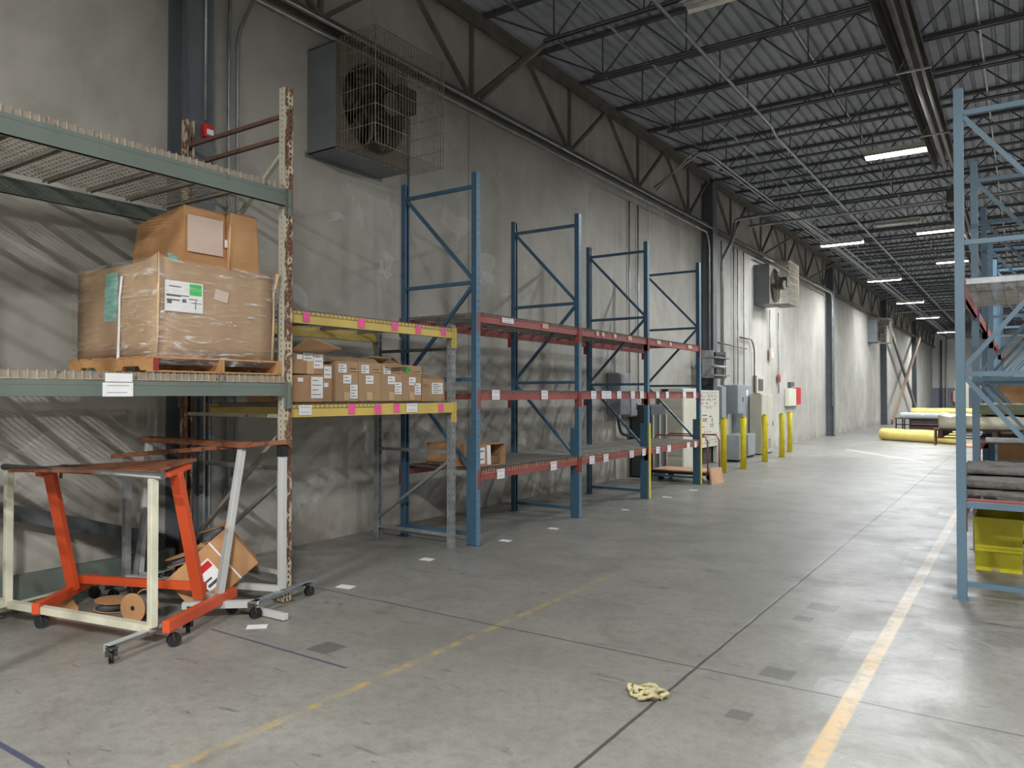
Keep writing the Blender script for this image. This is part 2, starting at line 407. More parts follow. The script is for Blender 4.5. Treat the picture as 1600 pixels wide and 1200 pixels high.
# ---------------- wall girders (trusses) between columns
def girder(k, y0, y1, label):
    r = thing('wall_girder', label, 'truss', (-6.4, (y0 + y1) / 2, 5.74), 'steel trusses along the top of the left wall')
    for s in (-1, 1):
        m = MB(); m.box(-6.4 + s*.02, -6.4 + s*.11, y0, y1, 7.0, 7.02); m.box(-6.4 + s*.012, -6.4 + s*.03, y0, y1, 6.88, 7.02)
        build('top_chord', m, M['girder'], r)
        m = MB(); m.box(-6.4 + s*.02, -6.4 + s*.09, y0, y1, 5.75, 5.77); m.box(-6.4 + s*.012, -6.4 + s*.03, y0, y1, 5.75, 5.85)
        build('bottom_chord', m, M['girder'], r)
    n = 5; P = (y1 - y0) / n
    bn = [y0 + P * (i + .5) for i in range(n)]; tn = [y0 + P * i for i in range(n + 1)]
    for i, b in enumerate(bn):
        build('vertical_strut', MB().bar((-6.4, b, 5.8), (-6.4, b, 6.95), .05, .05), M['girder'], r)
        build('diagonal', MB().bar((-6.4, b, 5.8), (-6.4, tn[i] + (.05 if i == 0 else 0), 6.93), .07 if i == 0 else .055, .05), M['girder'], r)
        build('diagonal', MB().bar((-6.4, b, 5.8), (-6.4, tn[i+1] - (.05 if i == n-1 else 0), 6.93), .07 if i == n-1 else .055, .05), M['girder'], r)
glab = ['steel wall truss above the nearest column at top left', 'steel wall truss above the near wall fan and blue rack',
        'steel wall truss above the second wall fan', 'steel wall truss above the plain wall past the third column',
        'steel wall truss above the crossed brace', 'farthest steel wall truss, ending at the back wall']
for k in range(6):
    y0 = CY[k-1] if k else CY[0] - 8; y1 = CY[k] if k < 5 else YB - .02
    girder(k, y0 + .15, y1 - .15, glab[k])
# ---------------- bar joists
JX0, JX1 = -6.3, 15.9
def joist(y):
    r = thing('bar_joist', 'dark open-web bar joist spanning under the corrugated roof deck', 'roof joist', ((JX0+JX1)/2, y, 6.4), 'roof joists')
    m = MB()
    for s in (-1, 1): m.box(JX0, JX1, y + s*.008, y + s*.045, 6.99, 7.045); 
    build('top_chord', m, M['joist'], r)
    m = MB()
    for s in (-1, 1):
        m.box(JX0 + 1.0, JX1 - .6, y + s*.012, y + s*.048, 6.385, 6.392); m.box(JX0 + 1.0, JX1 - .6, y + s*.012, y + s*.018, 6.385, 6.425)
    build('bottom_chord', m, M['joist'], r)
    m = MB(); x = JX0 + 1.15
    m.bar((JX0 + .1, y, 7.0), (x, y, 6.41), .024, .024)
    while x < JX1 - 1.3:
        m.bar((x, y, 6.41), (x, y, 7.0), .016, .016)
        m.bar((x + .03, y, 6.41), (x + .65, y, 7.0), .022, .022); m.bar((x + 1.27, y, 6.41), (x + .65, y, 7.0), .022, .022)
        x += 1.3
    build('web', m, M['joist'], r)
    return r
J0 = joist(4.36)
JY = [4.36 + 1.41 * k for k in range(50)]
for yy in JY[1:]: dup(J0, ((JX0+JX1)/2, yy, 6.4))
# knee brace from the girder to the joist
for yk, lb in ((8.59, 'steel knee brace bent from the wall truss to the nearest visible joist'), (28.33, 'steel knee brace rising from the wall truss right of the second fan'), (22.69, 'steel knee brace rising from the wall truss left of the second fan')):
    o = build('knee_brace', MB().bar((-6.32, yk - .05, 5.83), (-5.3, yk + .03, 6.38), .05, .05), M['girder'], loc=(-6.3, yk, 5.83)); tag(o, lb, 'brace')
# bridging angles along the building
for (bx, bz, a, b, lb) in ((-5.2, 6.435, 4.2, 72, 'thin bridging angle under the joists nearest the left wall'),
                       (-4.43, 6.435, 4.2, 72, 'thin pale bridging angle under the joists left of the sprinkler pipe'),
                       (-.45, 6.435, 8, 72, 'thin pale bridging angle under the joists right of the radiant heater'),
                       (-2.75, 6.99, 4.2, 72, 'thin bridging angle up beside the top chords in mid ceiling')):
    o = build('bridging_angle', MB().box(bx, bx + .022, a, b, bz, bz + .025), M['conduit'] if bx > -5 else M['girder'], loc=(bx, a, bz)); tag(o, lb, 'ceiling strut')
# X brace
for (p, q, mm, lb) in (((-6.22, 46.5, 5.7), (-6.22, 60.4, .15), 'girder', 'dark diagonal steel brace falling away, half of the crossed wall brace'),
                       ((-6.08, 46.6, .15), (-6.08, 60.4, 5.7), 'brownbrace', 'brown diagonal steel brace rising away, half of the crossed wall brace')):
    o = build('cross_brace', MB().bar(p, q, .12, .28), M[mm], loc=p); tag(o, lb, 'brace')

# ================================================================== PIPES
def pipe(name, pts, r, lb, cat='conduit', mat='conduit', group=None, n=8):
    # rounded corners
    P = [V(p) for p in pts]; out = [P[0]]
    for i in range(1, len(P) - 1):
        a, b, c = P[i-1], P[i], P[i+1]; rr = min(.12, (a-b).length*.45, (c-b).length*.45)
        p0 = b + (a-b).normalized()*rr; p1 = b + (c-b).normalized()*rr
        for t in (0, .33, .67, 1): out.append((p0*(1-t)+b*t)*(1-t) + (b*(1-t)+p1*t)*t)
    out.append(P[-1])
    o = build(name, MB().tube(out, r, n), M[mat], loc=pts[0]); tag(o, lb, cat, group); return o
pipe('conduit', [(-6.28, 4.5, 5.72), (-6.28, 18.0, 5.72)], .022, 'upper pale conduit running along the bottom chord of the near wall truss')
pipe('conduit', [(-6.34, 4.5, 5.60), (-6.34, 17.8, 5.60), (-6.34, 17.95, 5.3), (-6.34, 17.95, 2.3)], .022, 'lower pale conduit along the near wall truss, dropping beside the second column')
pipe('conduit', [(-6.30, 22.4, 5.68), (-6.30, 31.9, 5.68), (-6.30, 32.05, 5.4), (-6.30, 32.05, 1.2), ], .03, 'pipe strapped to the left side of the third column')
pipe('conduit', [(-6.24, 14.4, 5.9), (-5.1, 14.0, 6.33), (-5.02, 14.4, 6.33), (-4.95, 34, 6.33), (-4.95, 70, 6.33)], .022, 'right one of two pale conduits bent off the wall truss, running away under the joists')
pipe('conduit', [(-6.24, 14.5, 5.86), (-5.2, 13.9, 6.33), (-5.12, 14.3, 6.33), (-5.05, 34, 6.33), (-5.05, 70, 6.33)], .018, 'left one of two pale conduits bent off the wall truss, running away under the joists')
pipe('sprinkler_pipe', [(-3.6, 3, 6.33), (-3.6, 13.3, 6.33), (-3.68, 14, 6.33), (-3.68, 74, 6.33)], .026, 'long straight sprinkler pipe running under the joists in mid ceiling', 'pipe')
pipe('conduit', [(-6.4, 19.05, 1.9), (-6.4, 19.05, 5.1), (-6.2, 19.4, 5.75), (-6.2, 19.5, 6.22), (-4.82, 19.3, 6.22), (-4.82, 24, 6.28), (-4.82, 70, 6.28)], .05, 'thick pale conduit rising past the second column, bending over to the ceiling', n=12)
pipe('conduit', [(-5.4, 19.2, 6.16), (-4.70, 19.15, 6.16), (-4.58, 24, 6.22), (-4.58, 70, 6.22)], .03, 'thinner pale conduit beside the thick one where it turns along the ceiling')
for (yy, zt, zb, lb) in ((20.45, 5.7, 1.93, 'leftmost of three thin conduits dropping down the wall above the grey enclosures'), (20.8, 5.7, 1.93, 'middle one of three thin conduits dropping down the wall above the grey enclosures'),
                     (21.35, 5.7, 1.93, 'rightmost of three thin conduits dropping down the wall above the grey enclosures'), (7.28, 5.6, 1.1, 'conduit dropping down the wall under the near fan behind the first blue upright'),
                     (13.86, 5.55, 2.0, 'left one of two thin conduits above the grey disconnect box behind the blue rack'), (14.28, 5.55, 1.6, 'right one of two thin conduits above the grey disconnect box behind the blue rack'),
                     (24.0, 4.3, 3.0, 'conduit dropping from the second fan to the pink horn box'), (25.0, 4.3, 1.7, 'conduit dropping from the second fan past the red pull box'),
                     (19.45, 5.7, 1.95, 'thin conduit just right of the thick rising conduit'), (18.5, 5.6, 2.3, 'thin conduit hugging the right side of the second column')):
    pipe('conduit', [(-6.55, yy, zt), (-6.55, yy, zb)], .018, lb)
for (yy, lb) in ((4.62, 'left one of two conduits beside the nearest steel column'), (4.72, 'right one of two conduits beside the nearest steel column')):
    d = 1 if yy > 4.7 else -1
    pipe('conduit', [(-6.52, yy + .35 * (d > 0), 6.6), (-6.52, yy + .25 * (d > 0), 5.9), (-6.55, yy, 5.3), (-6.55, yy, .5)], .018, lb)
pipe('conduit', [(-6.28, 4.185, 6.8), (-6.28, 4.185, 4.2)], .014, 'thin pale conduit down the face of the nearest column to the red alarm box')
pipe('conduit', [(-6.28, 3.98, 6.8), (-6.28, 3.98, 1.9), (-6.28, 3.98, .3)], .009, 'very thin dark conduit on the left of the nearest column', mat='column')
pipe('sprinkler_pipe', [(-6.0, 20.05, 6.12), (8, 19.6, 6.12)], .04, 'pale sprinkler branch pipe crossing the ceiling towards the heaters', 'pipe')
pipe('sprinkler_pipe', [(-6.0, 46.3, 6.2), (8, 46.3, 6.2)], .05, 'far pale pipe crossing the ceiling behind the lamps', 'pipe')
pipe('conduit', [(-6.5, 18.7, 3.0), (-6.5, 21.5, 2.95)], .02, 'short level strut carrying the conduits above the grey enclosures', mat='girder')
pipe('conduit', [(-6.52, 20.9, 3.25), (-6.52, 22.0, 3.25), (-6.52, 22.25, 3.0), (-6.52, 22.25, 1.72)], .022, 'grey conduit arching over to the top of the beige cabinet', mat='girder')
pipe('conduit', [(-6.52, 13.25, 1.27), (-6.5, 13.35, .9), (-6.5, 13.9, .8), (-6.45, 14.3, .78)], .03, 'dark flexible conduit under the grey disconnect box', mat='motor')
pipe('conduit', [(-6.5, 13.9, 1.3), (-6.5, 14.1, 1.15), (-6.5, 14.15, .75)], .02, 'dark cable hanging below the small grey switch', mat='motor')

# ================================================================== RADIANT HEATERS
def heater(y0, y1, z, xc, lb, hw=.19):
    r = thing('radiant_heater', lb, 'radiant heater', (xc, y0, z), 'radiant tube heaters under the ceiling')
    prof = [(-hw, 0), (-hw*.72, .14), (-hw*.3, .19), (hw*.3, .19), (hw*.72, .14), (hw, 0)]
    m = MB()
    for i in range(5):
        a, b = prof[i], prof[i+1]
        m.face([(xc+a[0], y0, z+a[1]), (xc+b[0], y0, z+b[1]), (xc+b[0], y1, z+b[1]), (xc+a[0], y1, z+a[1])])
    build('reflector', m, M['heater'], r, solid=.006)
    for s, rr in ((-.02, .046), (.095, .036)):
        build('burner_tube', MB().tube([(xc+s, y0+.05, z+.05), (xc+s, y1-.05, z+.05)], rr, 14), M['htube'], r)
    y = y0 + .5
    while y < y1:
        m = MB(); m.box(xc-hw-.02, xc+hw+.02, y, y+.03, z-.02, z); m.bar((xc-hw, y+.015, z), (xc, y+.015, z+.32), .012, .012); m.bar((xc+hw, y+.015, z), (xc, y+.015, z+.32), .012, .012)
        m.bar((xc, y+.015, z+.32), (xc, y+.015, 6.98), .01, .01); build('hanger', m, M['conduit'], r); y += 2.9
    return r
heater(7.6, 16.3, 5.88, -1.16, 'long dull metal radiant tube heater running away overhead above the aisle')
heater(18.9, 33.0, 5.78, -1.2, 'second radiant tube heater hung on white chains beyond the right rack top', .19)
m = MB(); m.box(-1.34, -1.06, 18.45, 18.88, 5.74, 6.02); o = build('heater_burner_box', m, M['motor'], loc=(-1.2, 18.6, 5.74), bev=.01); tag(o, 'square burner box at the near end of the chain-hung radiant heater', 'burner box')
m = MB(); m.tube([(-1.2, 18.7, 6.4), (-1.2, 18.7, 6.95)], .014, 6); m.tube([(-1.2, 18.7, 6.4), (-1.33, 18.7, 6.03)], .014, 6); m.tube([(-1.2, 18.7, 6.4), (-1.08, 18.7, 6.03)], .014, 6)
o = build('hanging_chain', m, M['white'], loc=(-1.2, 18.7, 6.95)); tag(o, 'white forked chain holding up the burner box of the second heater', 'chain')

# ================================================================== LIGHTS
def fixture(x, y, z, on, lb, L=1.02):
    r = thing('ceiling_light', lb, 'light fixture', (x, y, z), 'strip lights under the ceiling')
    m = MB(); m.box(x - L/2, x + L/2, y - .07, y + .07, z + .03, z + .10); build('housing', m, M['lampbody'], r)
    m = MB()
    for s in (-1, 1): m.face([(x-L/2, y+s*.07, z+.04), (x+L/2, y+s*.07, z+.04), (x+L/2, y+s*.15, z-.02), (x-L/2, y+s*.15, z-.02)])
    build('reflector', m, M['lampbody'], r, solid=.004)
    for s in (-1, 1):
        build('tube', MB().tube([(x-L/2+.02, y+s*.045, z), (x+L/2-.02, y+s*.045, z)], .024, 8), M['lamp' if on else 'tubeoff'], r)
    m = MB()
    for s in (-1, 1): m.bar((x + s*L*.35, y, z+.10), (x + s*L*.35, y, 6.40), .006, .006)
    build('hanger', m, M['conduit'], r)
    if on:
        ld = bpy.data.lights.new('lamp_glow', 'AREA'); ld.shape = 'RECTANGLE'; ld.size = L; ld.size_y = .2
        ld.energy = LAMP_W * on; ld.color = LAMP_NEAR if y < 6 else LAMP_COL; ld.spread = math.radians(175)
        lo = bpy.data.objects.new('lamp_glow', ld); COL.objects.link(lo); lo.parent = r; lo.location = (0, 0, -.03)
    return r
LZ = 5.98
for (x, y, on, lb) in (
  (-2.60, 8.0, 0, 'unlit white strip light at the top edge of the photo'),
  (-2.60, 21.2, 0, 'unlit strip light among the joists left of the lit one by the rack'),
  (-1.87, 15.0, .62, 'largest lit strip light, left of the tall blue upright under the heater'),
  (-1.85, 22.8, .6, 'lit strip light crossing the blue upright, upper of the two there'),
  (-1.85, 28.3, .6, 'lit strip light crossing the blue upright, lower of the two there'),
  (-4.30, 23.2, .55, 'nearest lit strip light of the row close to the left wall'),
  (-4.35, 31.5, .55, 'second lit strip light of the row close to the left wall'),
  (-4.40, 39.8, .55, 'third lit strip light of the row close to the left wall'),
  (-4.45, 48.2, .55, 'fourth lit strip light of the row close to the left wall, partly behind the upright'),
  (-1.85, 56.0, .7, 'far lit strip light beyond the racks over the aisle'), (-4.4, 60.0, .5, 'farthest lit strip light near the wall by the crossed brace'),
  (2.0, -2.2, 2.5, 'lit strip light behind and right of the viewer'), (-2.0, -4.5, 1.8, 'lit strip light behind and left of the viewer'),
  (3.4, 5.0, .35, 'lit strip light right of the viewer, near'), (3.2, 13.0, .7, 'lit strip light over the right-hand racks, near'),
  (3.2, 21.0, .6, 'lit strip light over the right-hand racks, middle'), (3.2, 30.0, .7, 'lit strip light over the right-hand racks, far'),
  (3.2, 42.0, 1.5, 'lit strip light past the right-hand racks'), (3.0, 52.0, 1.0, 'lit strip light deep in the hall right'), (2.0, 64.0, 3.0, 'lit strip light before the back wall'),
  (9.0, 8.0, .8, 'lit strip light far right of the racks, near'), (9.0, 26.0, .8, 'lit strip light far right of the racks, middle'), (9.0, 46.0, 1.5, 'lit strip light far right of the racks, far')):
    fixture(x, y, LZ, on, lb, 1.02 if x > -3 else 1.15)
# ================================================================== RACK BUILDERS
def post(xc, yc, H, sx, mats, parent, wy=.075, dx=.065, cols=(.022, .053), hw=.010, hh=.018, pitch=.045, side=True, label=None, stag=0, shole=.009, sdir=-1):
    """open channel upright with punched front (sx = side of the front face, +1 towards +X)"""
    fx = xc + sx * dx / 2
    m = MB()
    m.plate((fx, yc - wy/2, 0), (0, 1, 0), H, wy, list(cols), pitch, hw, hh, stag=stag, mi=0)
    for s in (-1, 1):
        if side: m.plate((xc - sx*dx/2, yc + s*wy/2, 0), (sx, 0, 0), H, dx, [dx*.5], pitch, shole, shole*1.1, mi=1 if len(mats) > 1 else 0)
        else: m.face([(xc-sx*dx/2, yc+s*wy/2, 0), (fx, yc+s*wy/2, 0), (fx, yc+s*wy/2, H), (xc-sx*dx/2, yc+s*wy/2, H)], 1 if len(mats) > 1 else 0)
        m.face([(xc-sx*dx/2, yc+s*wy/2, 0), (xc-sx*dx/2, yc+s*wy*.25, 0), (xc-sx*dx/2, yc+s*wy*.25, H), (xc-sx*dx/2, yc+s*wy/2, H)], 1 if len(mats) > 1 else 0)
    return build('post', m, mats, parent, solid=.003, label=label)
def label_card(parent, name, mat, x, y, z, w, h, sx=1, lines=2, ink='ink', tilt=0):
    m = MB(); m.box(x, x + sx*.0015, y - w/2, y + w/2, z - h/2, z + h/2)
    for i in range(lines):
        zz = z + h*.28 - i * h * .5 / max(1, lines - 1) if lines > 1 else z
        m.box(x + sx*.0015, x + sx*.0022, y - w*.36, y + w*(.30 if i % 2 else .36), zz - h*.035, zz + h*.035, 1)
    return build(name, m, [M[mat], M[ink]], parent)
def deck(parent, x0, x1, y0, y1, z, lipx=None, mat='wire', py=.052, px=.10, r=.0022, lip=.035, sup=3, supm='support', lipm=None):
    """welded wire deck: cross wires bent down over the front beam, long wires, channel supports"""
    m = MB(); y = y0 + .01; k = 0
    while y < y1 - .005:
        m.box(x0, x1, y - r, y + r, z - r, z + r)
        if lipx is not None:
            m.box(lipx - r, lipx + r*1.3, y - r*1.3, y + r*1.3, z - lip, z + r, 1)
        y += py
    x = x0 + .01
    while x <= x1: m.box(x - r, x + r, y0, y1, z - 3*r, z - r); x += px
    if lipx is not None: m.box(lipx - r, lipx + r, y0 + .01, y1 - .01, z - lip - r, z - lip + r, 1); m.box(min(x1,lipx), max(x1,lipx), y0+.01, y0+.013, z-r, z+r)
    d = build('wire_deck', m, [M[mat], M[lipm or mat]], parent)
    for i in range(sup):
        yy = y0 + (y1 - y0) * (i + .5) / sup
        c = MB(); c.box(x0, x1, yy - .02, yy + .02, z - .009, z - .006); c.box(x0, x1, yy - .02, yy - .017, z - .035, z - .006); c.box(x0, x1, yy + .017, yy + .02, z - .035, z - .006)
        build('deck_support', c, M[supm], d)
    return d
def beam(parent, x, y0, y1, zt, h, sx, mat, conn=.19, mat2=None, lab=None):
    """stepped box beam whose outer face is at x (sx outward), hooked end connectors"""
    m = MB(); m.box(x, x - sx*.045, y0 + .002, y1 - .002, zt - h, zt - .03); m.box(x, x - sx*.022, y0 + .002, y1 - .002, zt - .03, zt)
    m.box(x + sx*.001, x - sx*.03, y0, y1, zt - h, zt - h + .004)
    b = build('beam', m, M[mat], parent, bev=.003, label=lab)
    for (ya, yb) in ((y0, y0 - .045), (y1, y1 + .045)):
        c = MB(); s = 1 if yb > ya else -1
        c.box(x + sx*.012, x + sx*.017, ya, yb, zt - conn, zt + .01); c.box(x + sx*.017, x - sx*.05, ya - s*.001, ya + s*.004, zt - conn, zt + .01)
        build('connector', c, M[mat2 or mat], b)
    return b

# ================================================================== GREEN / RUSTY RACK (left edge)
def green_rack():
    XF, XB = -4.88, -6.30
    r = thing('pallet_rack', 'old rusty pallet rack with grey green beams and wire decks at the left edge', 'pallet rack', (-5.6, 2.8, 0))
    ys = (4.0, 1.62, -.76)
    for i, y in enumerate(ys):
        f = thing('upright_frame', '', '', (-5.6, y, 0)); f.parent = r; f.location = (0, y - 2.8, 0)
        del f['label']; del f['category']
        post(XF - .035, y, 4.12, 1, [M['rust'], M['cream']], f, wy=.08, dx=.07, hw=.015, hh=.024, shole=.012, pitch=.043, stag=.0)
        post(XB + .035, y, 4.14, -1, [M['cream'], M['rust']], f, wy=.08, dx=.07, pitch=.043)
        for xx in (XF - .035, XB + .035):
            build('foot_plate', MB().box(xx - .06, xx + .06, y - .06, y + .06, 0, .006), M['darkrust'], f)
        for z in (3.91, 3.73, 1.48, .22):
            build('brace', MB().bar((XF - .06, y, z), (XB + .06, y, z), .03, .03), M['darkrust' if z > 2 else 'cream'], f)
        for a, b, mm in (((XF-.06, y, 3.62), (XB+.06, y, 2.62), 'cream'), ((XB+.06, y, 2.55), (XF-.06, y, 1.55), 'darkrust'), ((XF-.06, y, 1.36), (XB+.06, y, .28), 'support')):
            build('diagonal_brace', MB().bar(a, b, .035, .03), M[mm], f)
    for i in range(2):
        ya, yb = ys[i+1] + .04, ys[i] - .04
        for zt, h in ((3.285, .125), (1.742, .10)):
            b = beam(r, XF + .015, ya, yb, zt, h, 1, 'green', .2)
            if i == 0 and zt < 2:
                cd = label_card(b, 'shelf_card', 'white', XF + .017, 2.62, 1.685, .20, .09, 1, 2, 'faint')
                build('shelf_card', MB().box(XF + .018, XF + .0195, 2.535, 2.715, 1.735, 1.79), M['white'], b)
            beam(r, XB - .015, ya, yb, zt, h, -1, 'green', .2)
        for zt in (3.33, 1.80):
            deck(r, XB, XF + .005, ya, yb, zt, XF + .008, 'wire', .052, .055, .0028, .05, 7, 'support', 'wirelit')
            build('deck_backing', MB().box(XF - .002, XF + .003, ya, yb, zt - .05, zt - .004), M['support'], r)
    return r
green_rack()
o = build('loose_beam', MB().box(-6.42, -6.34, 1.2, 3.95, .0, .27), M['green'], loc=(-6.38, 1.2, 0), bev=.004); tag(o, 'thick dark green beam lying on the floor against the wall under the old rack', 'beam')
o = build('loose_beam', MB().bar((-6.52, 1.6, 1.10), (-6.45, 3.90, .33), .05, .12), M['column'], loc=(-6.5, 3.9, .33), bev=.004); tag(o, 'slate blue beam slanting down along the wall behind the carts', 'beam')

# ================================================================== YELLOW-BEAM RACK
def yellow_rack():
    XF, XB = -5.12, -6.27
    r = thing('pallet_rack', 'shelf rack with yellow beams on slotted galvanised uprights, full of cardboard boxes', 'pallet rack', (-5.7, 5.3, 0))
    for y in (4.17, 6.42):
        f = thing('upright_frame', '', '', (-5.7, y, 0)); f.parent = r; f.location = (0, y - 5.3, 0); del f['label']; del f['category']
        post(XF - .03, y, 2.41, 1, [M['galv']], f, wy=.07, dx=.06, cols=(.020, .050), hw=.008, hh=.036, pitch=.075, shole=.012)
        post(XB + .03, y, 2.38, -1, [M['galv']], f, wy=.07, dx=.06, cols=(.020, .050), hw=.008, hh=.036, pitch=.075, shole=.012)
        for z in (2.15, 1.03, .13):
            build('brace', MB().bar((XF-.055, y, z), (XB+.055, y, z), .03, .035), M['motor' if z > 2 else 'galv'], f)
        build('diagonal_brace', MB().bar((XF-.055, y, .93), (XB+.055, y, .24), .035, .03), M['galv'], f)
    ya, yb = 4.17 + .035, 6.42 - .035
    for zt in (2.365, 1.565):
        b = beam(r, XF + .02, ya, yb, zt, .105, 1, 'yellow', .21)
        beam(r, XB - .01, ya, yb, zt, .105, -1, 'yellow', .21)
        deck(r, XB + .02, XF + .01, ya, yb if zt > 2 else 5.3, zt + .012, XF + .024, 'wire2', .052, .08, .0018, .04, 4, 'support')
        if zt < 2: deck(r, XB + .02, XF - .02, 5.3, yb, zt + .012, None, 'wire2', .052, .08, .0018, .04, 3, 'support')
        st = ((4.37, .07, 'pinkst'), (5.02, .085, 'pinkst'), (5.47, .08, 'pinkst'), (5.82, .075, 'pinkst'), (6.22, .075, 'pinkst')) if zt > 2 else \
             ((4.36, .14, 'white'), (4.90, .08, 'pinkst'), (5.24, .09, 'pinkst'), (5.50, .075, 'pinkst'), (5.72, .16, 'white'), (6.18, .075, 'pinkst'))
        for (y, w, mm) in st:
            if mm == 'white': label_card(b, 'shelf_card', mm, XF + .0265, y, zt - .045, w, .085, 1, 2, 'faint')
            else: label_card(b, 'pink_sticker', mm, XF + .0265, y, zt - .045 + random.uniform(-.006, .006), w, .085, 1, 0)
    return r
yellow_rack()

# ================================================================== BLUE RACK WITH RED BEAMS (left)
def blue_frame(parent, yref, XF, XB, y, kind, top=4.1, B='blue', BL='blueLit', flip=False):
    f = thing('upright_frame', '', '', ((XF+XB)/2, y, 0)); del f['label']; del f['category']
    f.parent = parent; f.location = (0, y - yref, 0)
    s = 1 if XF > XB else -1
    post(XF - s*.032, y, top, s, [M[BL], M[B]], f, wy=.075, dx=.065, cols=(.022, .053), hw=.007, hh=.014, pitch=.088, side=False)
    post(XB + s*.032, y, top + .02, -s, [M[B], M[B]], f, wy=.075, dx=.065, cols=(.022, .053), hw=.007, hh=.014, pitch=.088, side=False)
    for xx in (XF - s*.035, XB + s*.035):
        build('foot_plate', MB().box(xx-.07, xx+.07, y-.055, y+.055, 0, .006), M[B], f)
    if kind != 'plain':
        m = MB(); m.box(XF - s*.068, XF - s*.135, y - .034, y + .034, .006, 1.2)
        build('post_reinforcement', m, M[B], f, bev=.004)
    if kind == 'yellow':
        m = MB(); m.box(XF + s*.004, XF - s*.05, y + .040, y + .052, .006, 1.2); m.box(XF + s*.004, XF + s*.012, y - .01, y + .052, .006, 1.2)
        build('post_guard', m, M['yellow2'], f, label='yellow steel guard')
    a, b = XF - s*.066, XB + s*.066
    for z in (3.95, 2.89, 1.82, .12):
        build('brace', MB().bar((a, y, z), (b, y, z), .035, .04), M[B], f)
    if flip: a, b = b, a
    for p, q in (((b, 3.92), (a, 2.92)), ((a, 2.86), (b, 1.88)), ((b, 1.79), (a, .80))):
        build('diagonal_brace', MB().bar((p[0], y, p[1]), (q[0], y, q[1]), .035, .035), M[B], f)
    return f
def blue_rack():
    XF, XB = -4.98, -6.08
    r = thing('pallet_rack', 'long row of blue pallet rack with three levels of red beams along the left wall', 'pallet rack', (-5.5, 10, 0))
    ys = (6.64, 8.94, 11.18, 13.50)
    for i, y in enumerate(ys): blue_frame(r, 10, XF, XB, y, 'yellow' if i >= 2 else '')
    white = {(0, .81): ((7.08, .15), (8.25, .15)), (0, 1.69): ((6.98, .15), (8.03, .15)),
             (1, .81): ((9.28, .15), (9.70, .15), (10.55, .15), (11.0, .12)), (1, 1.69): ((9.33, .15), (9.72, .3), (10.13, .14), (10.60, .14), (10.93, .14)),
             (2, .81): ((11.55, .15), (12.02, .15), (12.9, .15), (13.26, .12)), (2, 1.69): ((11.55, .13), (11.95, .13), (12.72, .15), (13.22, .13)),
             (0, 2.55): ((7.22, .24), (8.05, .14)), (1, 2.55): ((9.45, .08), (9.62, .08), (10.0, .09), (10.5, .13)), (2, 2.55): ((11.6, .16), (12.1, .09), (13.0, .2))}
    for i in range(3):
        ya, yb = ys[i] + .038, ys[i+1] - .038
        for zt in (.81, 1.69, 2.55):
            b = beam(r, XF + .018, ya, yb, zt, .10, 1, 'red', .20)
            beam(r, XB - .01, ya, yb, zt, .10, -1, 'red', .22)
            for (y, w) in white[(i, zt)]:
                mm = 'white' if zt < 2 or w > .2 else ('tape' if w > .1 else 'paleboard')
                label_card(b, 'shelf_label', mm, XF + .0265, y, zt - .04 - (.02 if zt < 1 else 0), w, .11 if zt < 2 else .06, 1, 2 if zt < 2 or w > .2 else 0, 'faint')
            for h in (0, 1):
                y0 = ya + (yb-ya)*h/2 + .005; y1 = ya + (yb-ya)*(h+1)/2 - .005
                deck(r, XB + .02, XF + .01, y0, y1, zt + .012, XF + .022, 'wire2' if i < 1 or zt > 1 else 'wirez', .052, .055 if zt < 1 else .10, .0026, .045 if zt < 1 else .03, 3, 'support' if zt > 1 else 'galv', 'wirelit' if zt < 1 else None)
            if i == 0 and zt == .81:
                s = build('deck_sheet', MB().box(XB + .04, XF - .01, ya + .02, yb - .02, zt + .018, zt + .024), M['mat'], r)
    return r
blue_rack()

# ================================================================== RIGHT RACK
def right_rack():
    XF, XB = -.52, .40
    r = thing('pallet_rack', 'tall blue pallet rack running away at the right edge, seen from its end', 'pallet rack', (0, 14, 0))
    ys = [7.15 + 2.35*k for k in range(7)]
    for i, y in enumerate(ys):
        f = blue_frame(r, 14, XF, XB, y, '' if i == 2 else 'plain', 4.15, 'blue' if i == 2 else 'blueR', 'blueR', flip=True)
        build('brace', MB().bar((XF+.066, y, .76), (XB-.066, y, .76), .035, .05), M['blueR'], f)
    for i in range(6):
        ya, yb = ys[i] + .038, ys[i+1] - .038
        for zt in ((.73, 2.58) if i == 0 else (1.13, 2.58)):
            beam(r, XF + .115, ya, yb, zt, .10, 1, 'red', .19); beam(r, XB - .115, ya, yb, zt, .10, -1, 'red', .19)
            if zt < 2 or i == 0: deck(r, XF + .07, XB - .07, ya, yb, zt + .012, None, 'wire2', .052, .10, .002, .03, 0 if zt > 2 else 3, 'support')
    build('deck_lip', MB().box(XF + .075, XB - .02, 7.19, 7.20, 2.555, 2.60), M['galv'], r)
    return r
right_rack()
o = build('cross_beam', MB().box(-.44, .34, 7.20, 7.25, .745, .80), M['red'], loc=(0, 7.22, .745), bev=.003); tag(o, 'short red bar lying across the near end of the right rack under the carpets', 'beam')
